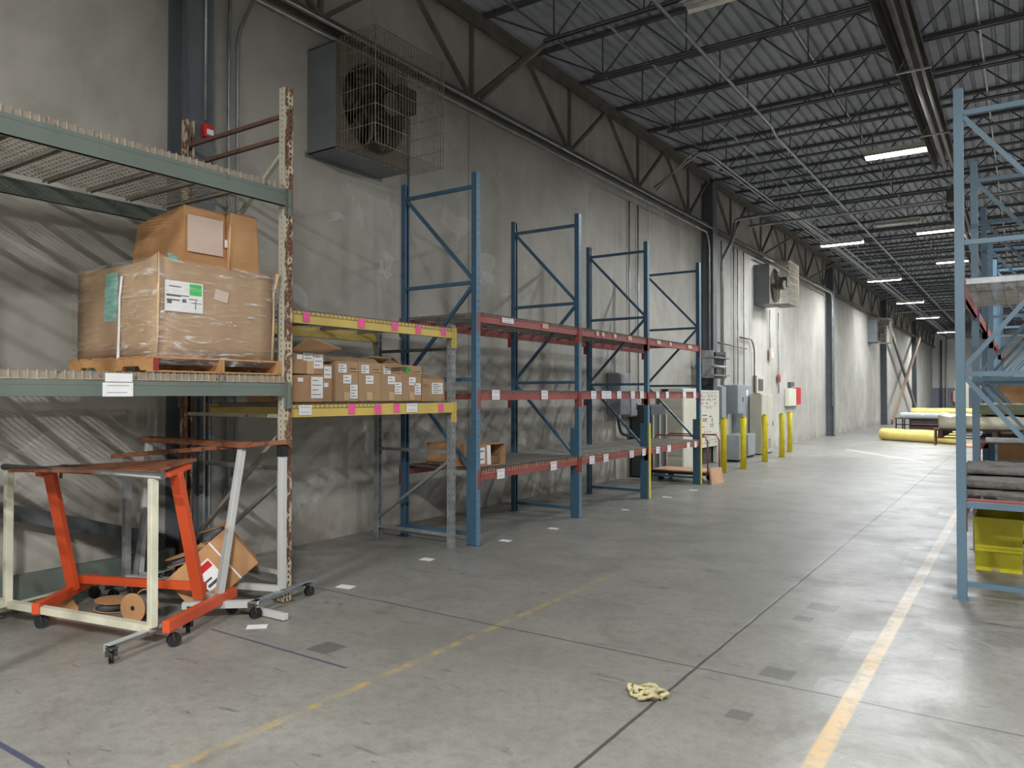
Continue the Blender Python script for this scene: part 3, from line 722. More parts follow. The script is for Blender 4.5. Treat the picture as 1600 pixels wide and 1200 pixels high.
# ================================================================== CARTONS
def quad_plane(m, o, u, v, a0, a1, b0, b1, off, n, mi=0, th=.0012):
    o = V(o); u = V(u); v = V(v); n = V(n)
    P = [o + u*a + v*b + n*off for a, b in ((a0,b0),(a1,b0),(a1,b1),(a0,b1))]
    m.hexa([*P, *[p + n*th for p in P]], mi)
def carton(label, x0, x1, y0, y1, z0, z1, mat='box3', cat='cardboard box', group=None, tape=None, cards=(), flaps=(), handle=False, warp=.006, name='cardboard_box', openv=False):
    """x1 is the front (+X) face"""
    r = thing(name, label, cat, ((x0+x1)/2, (y0+y1)/2, z0), group)
    w = lambda: random.uniform(-warp, warp)
    m = MB()
    P = [(x0,y0,z0),(x1,y0,z0),(x1,y1,z0),(x0,y1,z0)] + [(x0+w(),y0+w(),z1+w()),(x1+w(),y0+w(),z1+w()),(x1+w(),y1+w(),z1+w()),(x0+w(),y1+w(),z1+w())]
    if openv:
        for q in ((0,3,2,1),(0,1,5,4),(1,2,6,5),(2,3,7,6),(3,0,4,7)): m.face([P[i] for i in q])
        build('body', m, M[mat], r, solid=.006)
    else:
        m.hexa(P); build('body', m, M[mat], r, bev=.004)
    if tape:   # vertical tape strip on the front
        m = MB(); quad_plane(m, (x1, 0, 0), (0,1,0), (0,0,1), *tape, .004, (1,0,0)); build('tape', m, M['tape'], r)
    for (ya, yb, za, zb, mm, ln) in cards:
        m = MB(); m.box(x1 + .004, x1 + .006, ya, yb, za, zb)
        for i in range(ln):
            t = (i + .8) / (ln + .6); zz = zb - (zb-za)*t; m.box(x1 + .006, x1 + .0068, ya + (yb-ya)*.12, ya + (yb-ya)*(.85 if i % 2 else .6), zz - .003, zz + .003, 1)
        build('shipping_label' if mm == 'white' else 'sticker', m, [M[mm], M['ink']], r)
    for f in flaps:
        m = MB(); m.face(f); build('flap', m, M[mat], r, solid=.006)
    if handle:
        ym = (y0+y1)/2; m = MB(); m.box(x1 + .001, x1 + .006, y1 - .11, y1 - .03, z1 - .085, z1 - .06); build('hand_hole_shade', m, M['dark'], r)  # dark plate paints the shade inside the hand hole
        m = MB(); m.box(x1 + .006, x1 + .008, y1 - .12, y1 - .005, z1 - .082, z1 - .068); build('strap_end', m, M['tape'], r)
    return r
g = 'cardboard boxes on the yellow shelf'
z0 = 1.586; XFb = -5.20
carton('dark brown box low on the yellow shelf beside the rusty upright, under an open one', -5.75, XFb, 4.26, 4.655, z0, 1.825, 'box3', group=g,
       cards=((4.36, 4.42, 1.765, 1.80, 'white', 0), (4.51, 4.645, 1.62, 1.81, 'white', 4)))
carton('open-flapped box stacked on top of another at the left end of the yellow shelf', -5.72, XFb - .01, 4.26, 4.66, 1.834, 2.02, 'box3', group=g, tape=(4.47, 4.55, 1.834, 2.02),
       cards=((4.36, 4.42, 1.96, 2.0, 'white', 0), (4.43, 4.54, 1.95, 2.02, 'white', 2), (4.55, 4.655, 1.885, 2.015, 'white', 3)),
       flaps=([(-5.21, 4.28, 2.025), (-5.21, 4.66, 2.025), (-5.02, 4.70, 2.06), (-5.04, 4.36, 2.14)],))
carton('brown box set back behind its neighbours near the left of the yellow shelf', -5.70, -5.235, 4.675, 4.79, z0, 1.93, 'box3', group=g,
       cards=((4.69, 4.78, 1.80, 1.91, 'white', 2), (4.69, 4.74, 1.72, 1.76, 'white', 0)))
for (a, b, t, lb, ft) in ((4.80, 5.085, 1.955, 'tall box with three labels, leftmost of four alike on the yellow shelf', 0), (5.09, 5.385, 1.955, 'tall box on the yellow shelf, second of four alike', 1),
                      (5.39, 5.695, 1.955, 'tall box on the yellow shelf, third of four alike, flap fallen over it', 2), (5.70, 5.985, 1.95, 'tall box with a green sticker, fourth of four alike on the yellow shelf', 3)):
    L_ = b - a
    fl = []
    if ft in (0, 1): fl = [[(-5.21, a+.02, t+.002), (-5.21, b-.02, t+.002), (-5.35, b+.04, t+.06), (-5.36, a+.02, t+.045)]]
    if ft == 2: fl = [[(-5.30, a+.02, t+.002), (-5.30, b-.02, t+.002), (-5.12, b+.06, t-.01), (-5.12, a+.05, t-.035)], [(-5.5, a-.05, t+.02), (-5.3, a-.05, t+.07), (-5.22, a+.16, t+.06), (-5.42, a+.2, t+.01)]]
    if ft == 3: fl = [[(-5.22, a+.0, t+.003), (-5.42, a+.0, t+.003), (-5.40, a+.02, t+.085), (-5.25, a-.07, t+.075)]]
    cards = [(a+.03, a+.13, t-.10, t-.02, 'white', 3), (a+.09, a+.19, t-.20, t-.12, 'white', 2)]
    if ft in (0, 2, 3): cards.append((a + L_*.62, a + L_*.95, t-.34 if ft == 0 else t-.30, t-.21 if ft == 0 else t-.18, 'white', 4))
    if ft == 3: cards[0] = (a+.03, a+.09, t-.07, t-.025, 'greenst', 0)
    carton(lb, -5.72, XFb, a, b, z0, t, 'box1', group=g, tape=(a + L_*.35, a + L_*.6, z0 + .01, z0 + .09), cards=cards, flaps=fl, handle=True)
carton('small open box with a big shipping label at the right end of the yellow shelf', -5.6, XFb, 6.00, 6.365, z0, 1.815, 'box1', group=g, openv=True,
       cards=((6.15, 6.33, 1.66, 1.78, 'white', 5), (6.02, 6.10, 1.73, 1.77, 'box3', 1)),
       flaps=([(-5.2, 6.01, 1.815), (-5.2, 6.36, 1.815), (-5.30, 6.36, 1.86), (-5.30, 6.02, 1.86)], [(-5.58, 6.02, 1.815), (-5.58, 6.36, 1.815), (-5.5, 6.34, 1.89), (-5.5, 6.05, 1.87)]))
# box on the lowest red shelf, open end towards the aisle
r = thing('cardboard_box', 'cardboard box with an open dark end on the lowest red shelf behind the first upright', 'cardboard box', (-5.3, 7.0, .846))
m = MB(); x0, x1, y0, y1, z0, z1 = -5.75, -5.02, 6.72, 7.26, .846, 1.09
for q in ([(x0,y0,z0),(x1,y0,z0),(x1,y1,z0),(x0,y1,z0)], [(x0,y0,z1),(x1,y0,z1),(x1,y1,z1),(x0,y1,z1)], [(x0,y0,z0),(x1,y0,z0),(x1,y0,z1),(x0,y0,z1)],
          [(x0,y1,z0),(x1,y1,z0),(x1,y1,z1),(x0,y1,z1)], [(x0,y0,z0),(x0,y1,z0),(x0,y1,z1),(x0,y0,z1)], [(x1,y0,z0),(x1,6.93,z0),(x1,6.93,z1),(x1,y0,z1)]): m.face(q)
build('body', m, M['box3'], r, solid=.008)
m = MB(); m.face([(x1+.005,6.90,z0+.02),(x1+.005,6.97,z0+.01),(x1+.005,6.96,z1-.01),(x1+.005,6.89,z1-.01)]); build('torn_tape', m, M['white'], r, solid=.003)
build('inner_tray', MB().box(x0+.05, x1-.06, 6.95, 7.22, z0+.01, z0+.10), M['boxin'], r)
label_card(r, 'shipping_label', 'white', x1+.006, 6.80, .97, .10, .18, 1, 2)
# ---------------- pallet + wrapped boxes
r = thing('wooden_pallet', 'wooden pallet with a red-painted corner under the big wrapped box', 'pallet', (-5.48, 3.42, 1.808))
PX0, PX1, PY0, PY1, PZ = -6.05, -4.90, 2.88, 3.95, 1.808
for yy in (PY0, (PY0+PY1)/2 - .019, PY1 - .038):
    L_ = PX1 - PX0; pts = []
    def sx_(t): return PX1 - L_*t
    prof = [(0,0),(.14,0),(.16,.03),(.33,.03),(.35,0),(.65,0),(.67,.03),(.84,.03),(.86,0),(1,0),(1,.085),(0,.085)]
    m = MB(); m.prism([(sx_(t), yy, PZ + .012 + h) for t, h in prof], (0, .038, 0)); build('stringer', m, M['wood'], r)
for i in range(7):
    xx = PX1 - .09 - i * (PX1 - PX0 - .09) / 6
    build('deck_board', MB().box(xx, xx + .085, PY0 - .004, PY1 + .004, PZ + .097, PZ + .110), M['wood'], r)
for xx in (PX1 - .09, (PX0+PX1)/2, PX0):
    build('bottom_board', MB().box(xx, xx + .085, PY0, PY1, PZ, PZ + .012), M['wood'], r)
build('corner_paint', MB().box(PX1, PX1 + .002, PY0 - .001, PY0 + .038, PZ + .012, PZ + .096), M['woodend'], r, label='dark red painted end')
BX0, BX1, BY0, BY1, BZ0, BZ1 = -6.02, -4.94, 2.93, 3.885, 1.921, 2.60
r = thing('cardboard_box', 'huge tan carton in clear stretch film on a pallet, on the old green rack', 'cardboard box', (-5.48, 3.4, BZ0))
m = MB(); N = 8
def bulge(t): return math.sin(math.pi * t)
for (a, b) in (((BX1, BY0), (BX1, BY1)), ((BX1, BY1), (BX0, BY1)), ((BX0, BY1), (BX0, BY0)), ((BX0, BY0), (BX1, BY0))):
    d = V((b[0]-a[0], b[1]-a[1], 0)); n_ = V((d.y, -d.x, 0)).normalized()
    for i in range(N):
        for j in range(6):
            q = []
            for (ti, tj) in ((i/N, j/6), ((i+1)/N, j/6), ((i+1)/N, (j+1)/6), (i/N, (j+1)/6)):
                p = V((a[0], a[1], 0)) + d*ti + n_*(.02*bulge(ti)*bulge(tj)); top_ = BZ1 + .035*(1 if abs(p.y - BY0) < .03 and p.x > -5 else 0) - .02*bulge(ti)
                q.append((p.x, p.y, BZ0 + (top_ - BZ0)*tj))
            m.face(q, 0, True)
m.face([(BX0, BY0, BZ1-.02), (BX1, BY0, BZ1-.02), (BX1, BY1, BZ1-.02), (BX0, BY1, BZ1-.02)]); m.face([(BX0, BY0, BZ0), (BX1, BY0, BZ0), (BX1, BY1, BZ0), (BX0, BY1, BZ0)])
build('body', m, M['box1'], r, solid=.006)
label_ = MB(); label_.box(BX1+.024, BX1+.026, 2.97, 3.262, 2.235, 2.45)
for (ya, yb, zz, h) in ((3.0, 3.09, 2.41, .004), (2.98, 3.15, 2.35, .003), (2.98, 3.09, 2.345, .005), (2.98, 3.08, 2.315, .005), (2.985, 3.02, 2.30, .012), (3.10, 3.13, 2.315, .012), (3.15, 3.22, 2.33, .003), (3.17, 3.255, 2.305, .002), (3.20, 3.206, 2.29, .03)):
    label_.box(BX1+.026, BX1+.027, ya, yb, zz-h, zz+h, 1)
lo = build('shipping_label', label_, [M['white'], M['ink']], r, label='big white printed sheet')
build('green_sticker', MB().box(BX1+.027, BX1+.028, 3.155, 3.25, 2.36, 2.44), M['greenst'], lo)
build('small_label', MB().bar((BX1+.024, 3.36, 2.39), (BX1+.024, 3.47, 2.372), .004, .08), M['paleboard'], r)
for (yc, zc, a0, a1) in ((BY0, 0, 0, 0), ):
    m = MB(); m.tube([(BX1+.01, BY0-.004, BZ0), (BX1+.018, BY0-.006, 2.1), (BX1+.03, BY0-.012, 2.35), (BX1+.015, BY0-.004, BZ1+.035)], [.006,.009,.012,.006], 6); build('edge_crease', m, M['tape'], r)
m = MB(); m.tube([(BX1+.005, BY1+.004, BZ0), (BX1+.012, BY1+.008, 2.2), (BX1+.01, BY1+.01, 2.45), (BX1+.03, BY1+.03, BZ1+.01)], [.012,.010,.010,.018], 6); build('edge_crease', m, M['tape'], r)
m = MB(); m.tube([(-5.345, BY0-.03, 2.50), (-5.36, BY0-.035, 2.35), (-5.375, BY0-.03, 2.1), (-5.385, BY0-.03, 1.92), (-5.36, BY0-.03, 1.835)], [.010,.008,.010,.012,.016], 6); build('film_fold', m, M['white'], r)
m = MB(); zz = [2.185, 2.25, 2.32, 2.4, 2.47, 2.535]; xl = [-5.585, -5.59, -5.58, -5.575, -5.57, -5.555]; xr = [-5.435, -5.42, -5.41, -5.41, -5.405, -5.41]
for i in range(5): m.face([(xl[i], BY0-.022 - .006*(i % 2), zz[i]), (xr[i], BY0-.022 - .006*(i % 2), zz[i]), (xr[i+1], BY0-.022 - .006*((i+1) % 2), zz[i+1]), (xl[i+1], BY0-.022 - .006*((i+1) % 2), zz[i+1])])
build('teal_wrap', m, M['teal'], r, solid=.006, label='crumpled teal film wrapped round')
m = MB()
def film_side(pts, z0, z1, nz, amp):
    for i in range(len(pts) - 1):
        for j in range(nz):
            m.face([(*pts[i], z0+(z1-z0)*j/nz), (*pts[i+1], z0+(z1-z0)*j/nz), (*pts[i+1], z0+(z1-z0)*(j+1)/nz), (*pts[i], z0+(z1-z0)*(j+1)/nz)], 0, True)
e = .032; ring = [(BX0-e, BY0-e), (BX1-.2, BY0-e), (BX1+e, BY0-e-.004), (BX1+e+.004, (BY0+BY1)/2), (BX1+e, BY1+e), (BX0-e, BY1+e), (BX0-e, BY0-e)]
film_side(ring, 1.86, 2.60, 6, 0); build('stretch_film', m, M['film'], r)
# upper crushed box
r = thing('cardboard_box', 'crushed orange-brown carton with a blank pale sheet, on top of the wrapped box', 'cardboard box', (-5.45, 3.5, 2.585))
m = MB(); z0 = 2.588
A_ = [(-5.12,3.24,z0), (-5.12,3.88,z0), (-5.86,3.86,z0), (-5.80,3.22,z0)]
B_ = [(-5.13,3.245,3.055), (-5.15,3.60,3.06), (-5.86,3.86,3.02), (-5.70,3.22,2.975)]
m.face([A_[0], (-5.12,3.60,z0), B_[1], B_[0]]); m.face([A_[3], A_[0], B_[0], B_[3]]); m.face([A_[2], A_[3], B_[3], B_[2]]); m.face([A_[1], A_[2], B_[2], (-5.2,3.86,3.02)])
m.face([B_[0], B_[1], B_[2], B_[3]]); m.face(A_)
m.face([(-5.12,3.60,z0), A_[1], (-5.2,3.86,3.02), (-5.17,3.60,3.05)])
build('body', m, M['box2'], r, solid=.007)
m = MB(); m.hexa([(-5.20, 3.60, 2.60), (-5.085, 3.60, 2.60), (-5.10, 3.905, 2.59), (-5.21, 3.90, 2.59), (-5.20, 3.615, 3.065), (-5.09, 3.61, 3.075), (-5.105, 3.875, 3.085), (-5.21, 3.87, 3.07)])
build('bulging_flap', m, M['box2'], r, bev=.02)
build('fold_line', MB().tube([(-5.083, 3.602, 2.62), (-5.08, 3.60, 2.8), (-5.083, 3.606, 2.95), (-5.09, 3.612, 3.07)], .006, 6), M['tape'], r)
build('blank_sheet', MB().box(-5.112, -5.108, 3.262, 3.56, 2.715, 2.99), M['paleboard'], r, label='blank pale sheet')
build('sticker', MB().box(-5.11, -5.106, 3.575, 3.60, 2.79, 2.85), M['white'], r)
m = MB(); m.prism([(-5.30, 3.235, 2.62), (-5.19, 3.235, 2.62), (-5.17, 3.235, 2.66), (-5.30, 3.235, 2.72)], (0, -.012, 0)); build('teal_scrap', m, M['teal'], r)

# ================================================================== CARTS
def caster(parent, x, y, ztop, rad=.042, ang=0, mat='motor'):
    m = MB(); m.box(x-.03, x+.03, y-.03, y+.03, ztop-.006, ztop)
    d = V((math.cos(ang), math.sin(ang), 0)); n = V((-d.y, d.x, 0)); c = V((x, y, rad)) + d*.015
    for s in (-1, 1): m.bar((x + n.x*s*.02, y + n.y*s*.02, ztop-.004), tuple(c + n*s*.02), .03, .003)
    f = build('caster', m, M[mat], parent)
    m = MB(); m.tube([tuple(c - n*.013), tuple(c + n*.013)], rad - .001, 18); build('wheel', m, M['black'], f)
def angle_bar(p, q, w=.05, h=.045):
    m = MB(); p = V(p); q = V(q); m.bar(p + V((0,0,h/2)), q + V((0,0,h/2)), w, .006)
    d = (q-p).normalized(); n = V((-d.y, d.x, 0)); m.bar(p + n*w*.5, q + n*w*.5, .006, h); return m
r = thing('roll_cart', 'cream painted tube cart with a grey pipe along its top, nearest the viewer', 'cart', (-5.4, 2.65, 0), 'bolt carts under the old rack')
A0, B0 = V((-6.117, 2.501, 0)), V((-4.697, 2.766, 0)); U1 = (B0 - A0).normalized()
for p in (A0, B0): build('upright', MB().bar((p.x, p.y, .14), (p.x, p.y, 1.105), .05, .05, (1,0,0)), M['creamp'], r, bev=.004)
build('top_pipe', MB().tube([tuple(A0 - U1*.06 + V((0,0,1.125))), tuple(B0 + U1*.09 + V((0,0,1.125)))], .023, 14), M['greytube'], r, label='bare grey pipe')
build('bottom_rail', MB().bar(tuple(A0 - U1*.12 + V((0,0,.135))), tuple(B0 + V((0,0,.135))), .05, .05), M['creamp'], r)
f = build('foot_rail', angle_bar((-4.632, 2.44, .105), (-4.80, 3.12, .105)), M['whitep'], r)
for (x, y) in ((-4.64, 2.47), (-4.79, 3.08)): caster(r, x, y, .105, .042, 2.6)
build('foot_rail', angle_bar((-6.02, 2.12, .105), (-6.20, 2.93, .105)), M['creamp'], r)
for (x, y) in ((-6.03, 2.16), (-6.19, 2.88)): caster(r, x, y, .105, .042, 2.0)
# orange cart
r = thing('roll_cart', 'orange painted cart with leaning posts and a red-brown slanted top board', 'cart', (-5.5, 3.1, 0), 'bolt carts under the old rack')
R1, R0 = V((-5.031, 3.327, .19)), V((-6.054, 2.929, .19)); T1, T0 = V((-4.885, 3.042, 1.11)), V((-5.935, 2.698, 1.08))
for a, b in ((R1, T1), (R0, T0)): build('upright', MB().bar(a - V((0,0,.03)), b, .045, .085, (-.93, -.36, 0)), M['orange'], r, bev=.003)
D1 = (R1 - R0).normalized(); back = V((-.12, .22, 0))
build('cross_rail', MB().bar(R1 + back*.3 + V((0,0,.03)), R0 + back*.3 + V((0,0,.03)), .05, .06), M['orange'], r, bev=.003)
build('foot_rail', MB().bar((-4.60, 2.80, .15), (-5.00, 3.60, .15), .05, .075), M['orange'], r, bev=.003)
build('foot_rail', MB().bar((-5.74, 2.52, .15), (-6.30, 3.22, .15), .05, .075), M['orange'], r, bev=.003)
for (x, y) in ((-4.63, 2.86), (-4.97, 3.54), (-5.77, 2.56), (-6.27, 3.18)): caster(r, x, y, .113, .046, 1.2, 'darkrust')
m = MB(); n1, n2 = V((-4.765, 2.808, 1.128)), V((-5.01, 3.285, 1.165)); o_ = V((-1.14, -.40, -.02))
o2 = o_ + V((.03,-.12,-.055)); m.hexa([n1, n1 + o_, n2 + o2, n2, n1 + V((0,0,.022)), n1 + o_ + V((0,0,.022)), n2 + o2 + V((0,0,.022)), n2 + V((0,0,.022))])
build('top_board', m, M['redbrown'], r, bev=.004, label='scuffed red-brown board')
for a in (T1, T0): build('board_bracket', MB().bar(a + V((.05, -.10, -.005)), a + V((-.07, .14, .03)), .05, .03), M['orange'], r)
m = MB(); m.bar(n1 + o_*.72 + V((-.02,.1,0)), n1 + o_*.72 + V((-.02,.1,-.05)), .02, .008); build('clip', m, M['darkrust'], r)
# white leaning cart
r = thing('roll_cart', 'white cart with a leaning post and narrow brown top board beside the open carton', 'cart', (-5.5, 3.5, 0), 'bolt carts under the old rack')
a, b = V((-4.925, 3.413, .14)), V((-5.083, 3.721, 1.225)); c, d = V((-6.185, 3.527, .14)), V((-6.24, 3.635, 1.235))
for p, q in ((a, b), (c, d)): build('upright', MB().bar(p, q, .05, .05, (1,0,0)), M['whitep'], r, bev=.004)
build('upright', MB().bar((-6.14, 3.46, .14), (-6.215, 3.60, .80), .03, .03, (1,0,0)), M['galv'], r, label='thin second strut')
build('top_board', MB().bar(b + V((.07, .0, .035)), d + V((-.05, 0, .035)), .10, .045), M['redbrown'], r, bev=.003)
build('bottom_rail', MB().bar(a, c, .045, .045), M['whitep'], r)
build('foot_rail', angle_bar((-4.70, 3.60, .105), (-5.12, 3.25, .105)), M['whitep'], r)
build('foot_rail', angle_bar((-6.05, 3.35, .105), (-6.22, 3.85, .105)), M['whitep'], r)
for (x, y) in ((-4.73, 3.575), (-5.08, 3.28), (-6.06, 3.40), (-6.2, 3.80)): caster(r, x, y, .105, .042, .4)
# white upright cart behind
r = thing('roll_cart', 'white cart with a straight post and brown top rail hard against the rusty upright', 'cart', (-5.5, 3.8, 0), 'bolt carts under the old rack')
a = V((-4.80, 3.885, .14)); c = V((-6.16, 3.40, .14))
build('upright', MB().bar(a, a + V((0,0,1.03)), .05, .05, (1,0,0)), M['whitep'], r, bev=.004)
build('upright', MB().bar(c, c + V((0,0,.98)), .05, .05, (1,0,0)), M['galv'], r)
build('sleeve', MB().box(a.x-.032, a.x+.032, a.y-.032, a.y+.032, 1.17, 1.26), M['black'], r)
build('top_board', MB().bar((-4.74, 3.90, 1.285), (-6.28, 3.36, 1.14), .09, .035), M['redbrown'], r, bev=.003)
build('bottom_rail', MB().bar(a, c, .045, .045), M['whitep'], r)
build('foot_rail', angle_bar((-4.70, 3.52, .105), (-4.88, 4.24, .105)), M['galv'], r)
build('foot_rail', angle_bar((-6.08, 3.20, .105), (-6.22, 3.75, .105)), M['galv'], r)
for (x, y) in ((-4.71, 3.55), (-4.87, 4.20), (-6.09, 3.24), (-6.2, 3.7)): caster(r, x, y, .105, .042, 1.4)
o = build('square_tube', MB().bar((-4.95, 3.638, .03), (-4.47, 3.655, .03), .045, .045), M['whitep'], loc=(-4.7, 3.64, .03), bev=.003); tag(o, 'short white square tube lying on the floor in front of the rusty upright', 'metal tube')
# ---------------- spools
def spool(label, c, axis, rad=.108, w=.13, hub=.018):
    c = V(c); ax = V(axis).normalized(); r = thing('ribbon_spool', label, 'spool', tuple(c - V((0,0,0))), 'cardboard spools of grey ribbon')
    WO[r.name] = tuple(c)
    def disc(o, th):
        m = MB(); rings = []; a = ax.cross(V((0,0,1)) if abs(ax.z) < .9 else V((1,0,0))).normalized(); b = ax.cross(a).normalized()
        for (off, rr) in ((0, rad), (0, hub), (th, hub), (th, rad)):
            rings.append([o + ax*off + a*math.cos(t*math.pi/16)*rr + b*math.sin(t*math.pi/16)*rr for t in range(32)])
        for k in range(4):
            for t in range(32): m.face([rings[k][t], rings[k][(t+1)%32], rings[(k+1)%4][(t+1)%32], rings[(k+1)%4][t]])
        return m
    build('flange', disc(c - ax*w/2, .006), M['box2'], r); build('flange', disc(c + ax*(w/2-.006), .006), M['box2'], r)
    build('ribbon', MB().tube([c - ax*(w/2-.006), c + ax*(w/2-.006)], rad*.93, 28), M['ribbon'], r)
    m = MB(); m.tube([c - ax*(w/2+.0005), c - ax*(w/2-.02)], hub*.9, 12); build('core_hole_shade', m, M['dark'], r)  # dark plug stands in for the shade down the spool core
    return r
spool('upright cardboard spool of grey ribbon standing on the floor behind the cream cart rail', (-5.36, 3.06, .109), (-.30, .95, .0), .108, .14)
spool('cardboard spool lying flat on the floor left of the standing one', (-5.80, 3.10, .045), (.05, .05, 1), .13, .07)
# ---------------- tilted open carton with spools
k = .962; P0 = V((-5.40*k, 3.674*k, .035)); RB = V((-5.205*k, 3.969*k, .328)); LT = V((-5.536*k, 3.469*k, .325)); RT = LT + (RB - P0)
dep = V((-.83, .55, 0)) * .30
r = thing('cardboard_box', 'tilted open carton with a white and red label on the white cart base, holding spools', 'cardboard box', tuple(P0))
m = MB(); q = [P0, RB, RT, LT]; bq = [p + dep for p in q]
m.face(q); m.face(bq[::-1]); m.face([q[0], q[1], bq[1], bq[0]]); m.face([q[1], q[2], bq[2], bq[1]]); m.face([q[3], q[0], bq[0], bq[3]])
build('body', m, M['box2'], r, solid=.006)
m = MB(); m.face([q[3], q[0], q[0] - (RB-P0)*.35 + V((0,0,.06)) , q[3] - (RB-P0)*.25]); build('flap', m, M['box2'], r, solid=.006)
U_ = (RB - P0); Vv = (LT - P0); nn = V((.83, -.55, 0)); m = MB()
def fq(m, a0, a1, b0, b1, off, mi=0):
    P = [P0 + U_*a + Vv*b + nn*off for a, b in ((a0,b0),(a1,b0),(a1,b1),(a0,b1))]; m.hexa([*P, *[p + nn*.0012 for p in P]], mi)
fq(m, .12, .46, .22, .78, .004); fq(m, .14, .44, .60, .74, .0054, 1); fq(m, .16, .42, .28, .34, .0054, 2); fq(m, .16, .30, .40, .44, .0054, 2)
build('shipping_label', m, [M['white'], M['redplastic'], M['ink']], r)
m = MB(); fq(m, .62, .65, 0, 1, .004); build('strap', m, M['white'], r)
spool('cardboard spool sticking out of the top of the tilted carton, upper one', LT + U_*.74 + dep*.5 + V((0, 0, .01)), (-.25, -.18, 1), .105, .09)
spool('cardboard spool lying in the tilted carton, lower one', LT + U_*.14 + dep*.45 + V((0, 0, .02)), (-.25, -.18, 1), .14, .06)
# cardboard scraps under the carts
o = build('cardboard_sheet', MB().hexa([(-6.2, 2.62, .004), (-5.95, 2.56, .004), (-5.85, 2.86, .004), (-6.12, 2.92, .004), (-6.2, 2.62, .05), (-5.95, 2.56, .02), (-5.85, 2.86, .02), (-6.12, 2.92, .08)]) or None, M['box2']) if False else None
m = MB(); m.hexa([(-6.18, 2.74, .0), (-5.9, 2.70, .0), (-5.88, 2.88, .0), (-6.15, 2.95, .0), (-6.18, 2.74, .03), (-5.9, 2.70, .012), (-5.88, 2.88, .06), (-6.15, 2.95, .09)])
o = build('cardboard_piece', m, M['box2'], loc=(-6, 2.8, 0)); tag(o, 'scrap of bent cardboard on the floor by the orange cart foot at left', 'cardboard')

